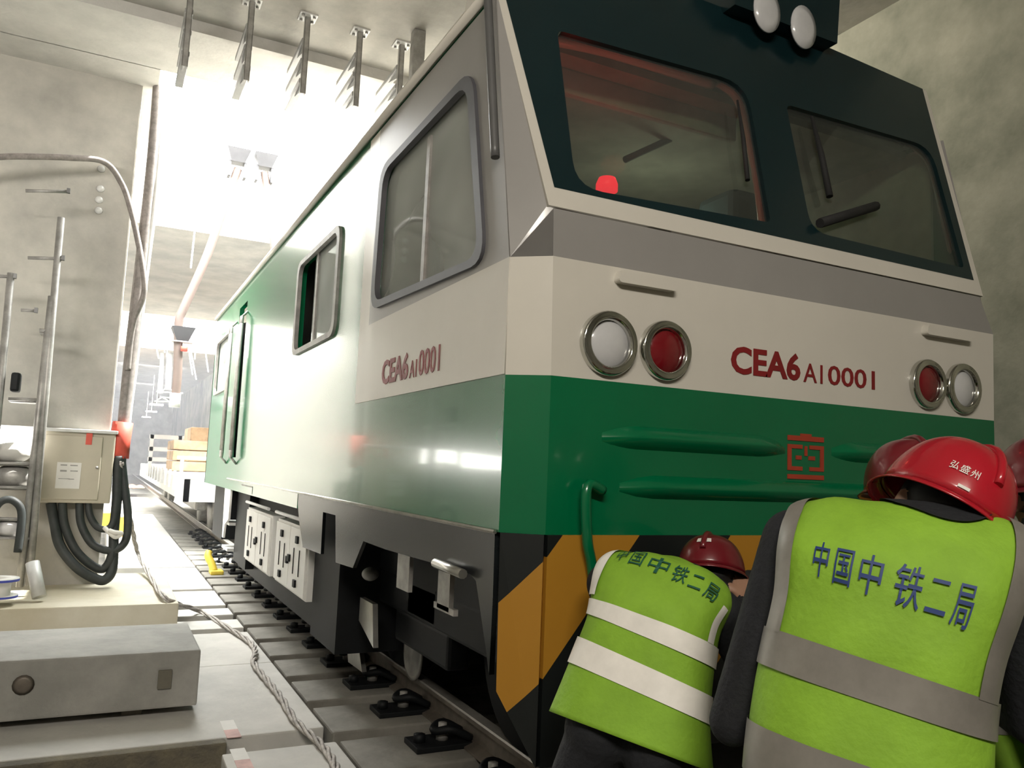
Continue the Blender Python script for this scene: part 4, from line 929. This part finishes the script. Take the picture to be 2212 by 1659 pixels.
# crouching worker by the plough
QA = [((1192, 1538, 2.36), (1538, 1668, 2.18), .135), ((1238, 1430, 2.42), (1530, 1560, 2.22), .13), ((1278, 1338, 2.47), (1536, 1448, 2.26), .135), ((1288, 1280, 2.5), (1550, 1365, 2.30), .14),
      ((1293, 1234, 2.53), (1578, 1308, 2.35), .10), ((1325, 1218, 2.57), (1560, 1280, 2.43), .055), ((1400, 1220, 2.63), (1510, 1246, 2.55), .04)]
La, Ra_, da = rows(QA)
def vestA(vs, t):
    v = vest_obj(vs, M_VEST, t)
    vest_belt(vs, .16, .25, M_REFLW, v); vest_belt(vs, .345, .43, M_REFLW, v)
    vest_strip(vs, -.93, -.72, .45, .86, M_REFLW, v, 0, .05); vest_strip(vs, .93, .99, .43, .60, M_REFLW, v)
    vest_text(vs, TXT, -.48, .72, .665, .615, .075, M_GPRINT, v, .004)
worker('person crouching by the black and yellow plough, vest with bright white belts', atd(1400, 1659, 2.3)*1+V((0, 0, -.5)), La, Ra_, da, atd(1536, 1238, 2.74), U_*.85+F_*.42+R_*.12, F_+R_*.5-U_*.3, M_HELMD,
       atd(1312, 1262, 2.56), atd(1556, 1322, 2.40), atd(1345, 1390, 2.66), atd(1600, 1420, 2.45), atd(1450, 1380, 2.74), atd(1610, 1300, 2.62),
       [V((1.25, 2.12, .22)), V((1.62, 2.02, .22))], [V((1.22, 1.78, -.05)), V((1.55, 1.72, -.05))], vestA, 1, dict(rx=.112, ry=.135, h=.125, band=(PI-.25, PI+.25, .62, .78)), neck=atd(1490, 1262, 2.62))
# worker leaning in, seen from behind
QB = [((1606, 1790, 1.72), (2128, 1940, 1.52), .15), ((1618, 1610, 1.74), (2138, 1780, 1.53), .145), ((1634, 1485, 1.76), (2143, 1655, 1.55), .14), ((1655, 1380, 1.78), (2148, 1545, 1.57), .14), ((1678, 1275, 1.80), (2168, 1430, 1.59), .145),
      ((1684, 1182, 1.82), (2210, 1308, 1.60), .14), ((1692, 1134, 1.83), (2232, 1205, 1.62), .085), ((1722, 1112, 1.84), (2205, 1165, 1.66), .05), ((1838, 1118, 1.84), (2120, 1190, 1.72), .035)]
Lb, Rb_, db = rows(QB)
def vestB(vs, t):
    v = vest_obj(vs, M_VEST, t)
    vest_belt(vs, .10, .185, M_REFL, v); vest_belt(vs, .315, .405, M_REFL, v)
    vest_strip(vs, -.94, -.76, .40, .90, M_REFL, v); vest_strip(vs, .76, .95, .40, .86, M_REFL, v, .02, .02)
    MB().grid(lambda u, v_: (lambda c: vs.back(c, 1-(1-v_)*(.02+.20*max(0, 1-((c-.28)/.52)**2)**.6), .011))(-.22+1.0*u), 30, 8).build('jacket_collar', M_NAVY, t)
    vest_text(vs, TXT, -.47, .46, .612, .588, .105, M_BLUE, v, .006)
worker('person seen from behind in a yellow-green vest with grey belts and blue lettering', V((1.5, 1.15, -.15)), Lb, Rb_, db, atd(2030, 1098, 1.80), U_*.80+R_*.60+F_*.16, F_+U_*.0, M_HELM,
       atd(1712, 1165, 1.84), atd(2195, 1235, 1.64), atd(1582, 1560, 1.80), atd(2235, 1560, 1.66), atd(1612, 1420, 2.02), atd(2120, 1500, 1.85),
       [V((1.36, 1.42, .26)), V((1.66, 1.18, .26))], [V((1.28, 1.12, -.05)), V((1.58, .92, -.05))], vestB, 3, dict(rx=.130, ry=.15, h=.165, text=('\u5f18\u76db\u5dde', PI+.70, PI+.38, .34, .021), band=(PI+.52, PI+.34, .08, .12)), neck=atd(2005, 1170, 1.80))
# two more, mostly hidden behind
def simple(label, hc, az, hm, seed, lean=.22, wd=.20, hat={}):
    hc = V(hc); fw = V((math.sin(az), math.cos(az), 0)); rt = V((fw.y, -fw.x, 0)); nk = hc-fw*.07-V((0, 0, .19)); hip = nk-fw*lean-V((0, 0, .50))
    Ls, Rs, ds = [], [], []
    for k, (w_, d_) in enumerate(((.19, .13), (.18, .125), (.19, .13), (.20, .13), (.19, .09), (.07, .06))):
        c = hip.lerp(nk-V((0, 0, .02)), k/5); Ls.append(c-rt*w_); Rs.append(c+rt*w_); ds.append(d_)
    sl_, sr_ = nk-rt*.18-V((0, 0, .07)), nk+rt*.18-V((0, 0, .07)); eL, eR = sl_-V((0, 0, .26))+fw*.08-rt*.02, sr_-V((0, 0, .26))+fw*.08+rt*.02
    def vf(vs, t):
        v = vest_obj(vs, M_VEST, t); vest_belt(vs, .16, .24, M_REFL, v); vest_belt(vs, .38, .46, M_REFL, v)
    g = -.12; hz = (hip.z+.1)/2
    return worker(label, V((hip.x, hip.y, -.15)), Ls, Rs, ds, hc, V((0, 0, 1))+fw*.12, fw-V((0, 0, .2)), hm, sl_, sr_, eL, eR, eL+fw*.24+V((0, 0, .05)), eR+fw*.24+V((0, 0, .05)),
                  [V((hip.x, hip.y, hz))-rt*.1+fw*.1, V((hip.x, hip.y, hz))+rt*.1+fw*.1], [V((hip.x, hip.y, -.05))-rt*.1, V((hip.x, hip.y, -.05))+rt*.1], vf, seed, hat)
simple('person mostly hidden behind the vest with blue lettering, only a red helmet showing', atd(1968, 1058, 2.32), .5, M_HELMD, 5)
simple('person at the right edge in a dark red helmet, partly cut off', atd(2272, 1062, 2.05), .5, M_HELMD, 6)

# ------------------------------------------------------------------ dust haze hanging in the sunlit shaft
hz = bpy.data.materials.new('dust_haze'); hz.use_nodes = True; nt = hz.node_tree
for n in list(nt.nodes):
    if n.type == 'BSDF_PRINCIPLED': nt.nodes.remove(n)
vs_ = nt.nodes.new('ShaderNodeVolumeScatter'); vs_.inputs['Color'].default_value = (.95, .96, 1, 1); vs_.inputs['Density'].default_value = .0045; vs_.inputs['Anisotropy'].default_value = .25
nt.links.new(vs_.outputs[0], nt.nodes['Material Output'].inputs['Volume'])
hb_ = MB().box((-3.25, 9.45, -.44), (4.95, 74, 4.7)).build('dust_haze', hz); tag(hb_, 'thin pale dust haze filling the bright shaft and far tunnel', 'haze', kind='stuff')
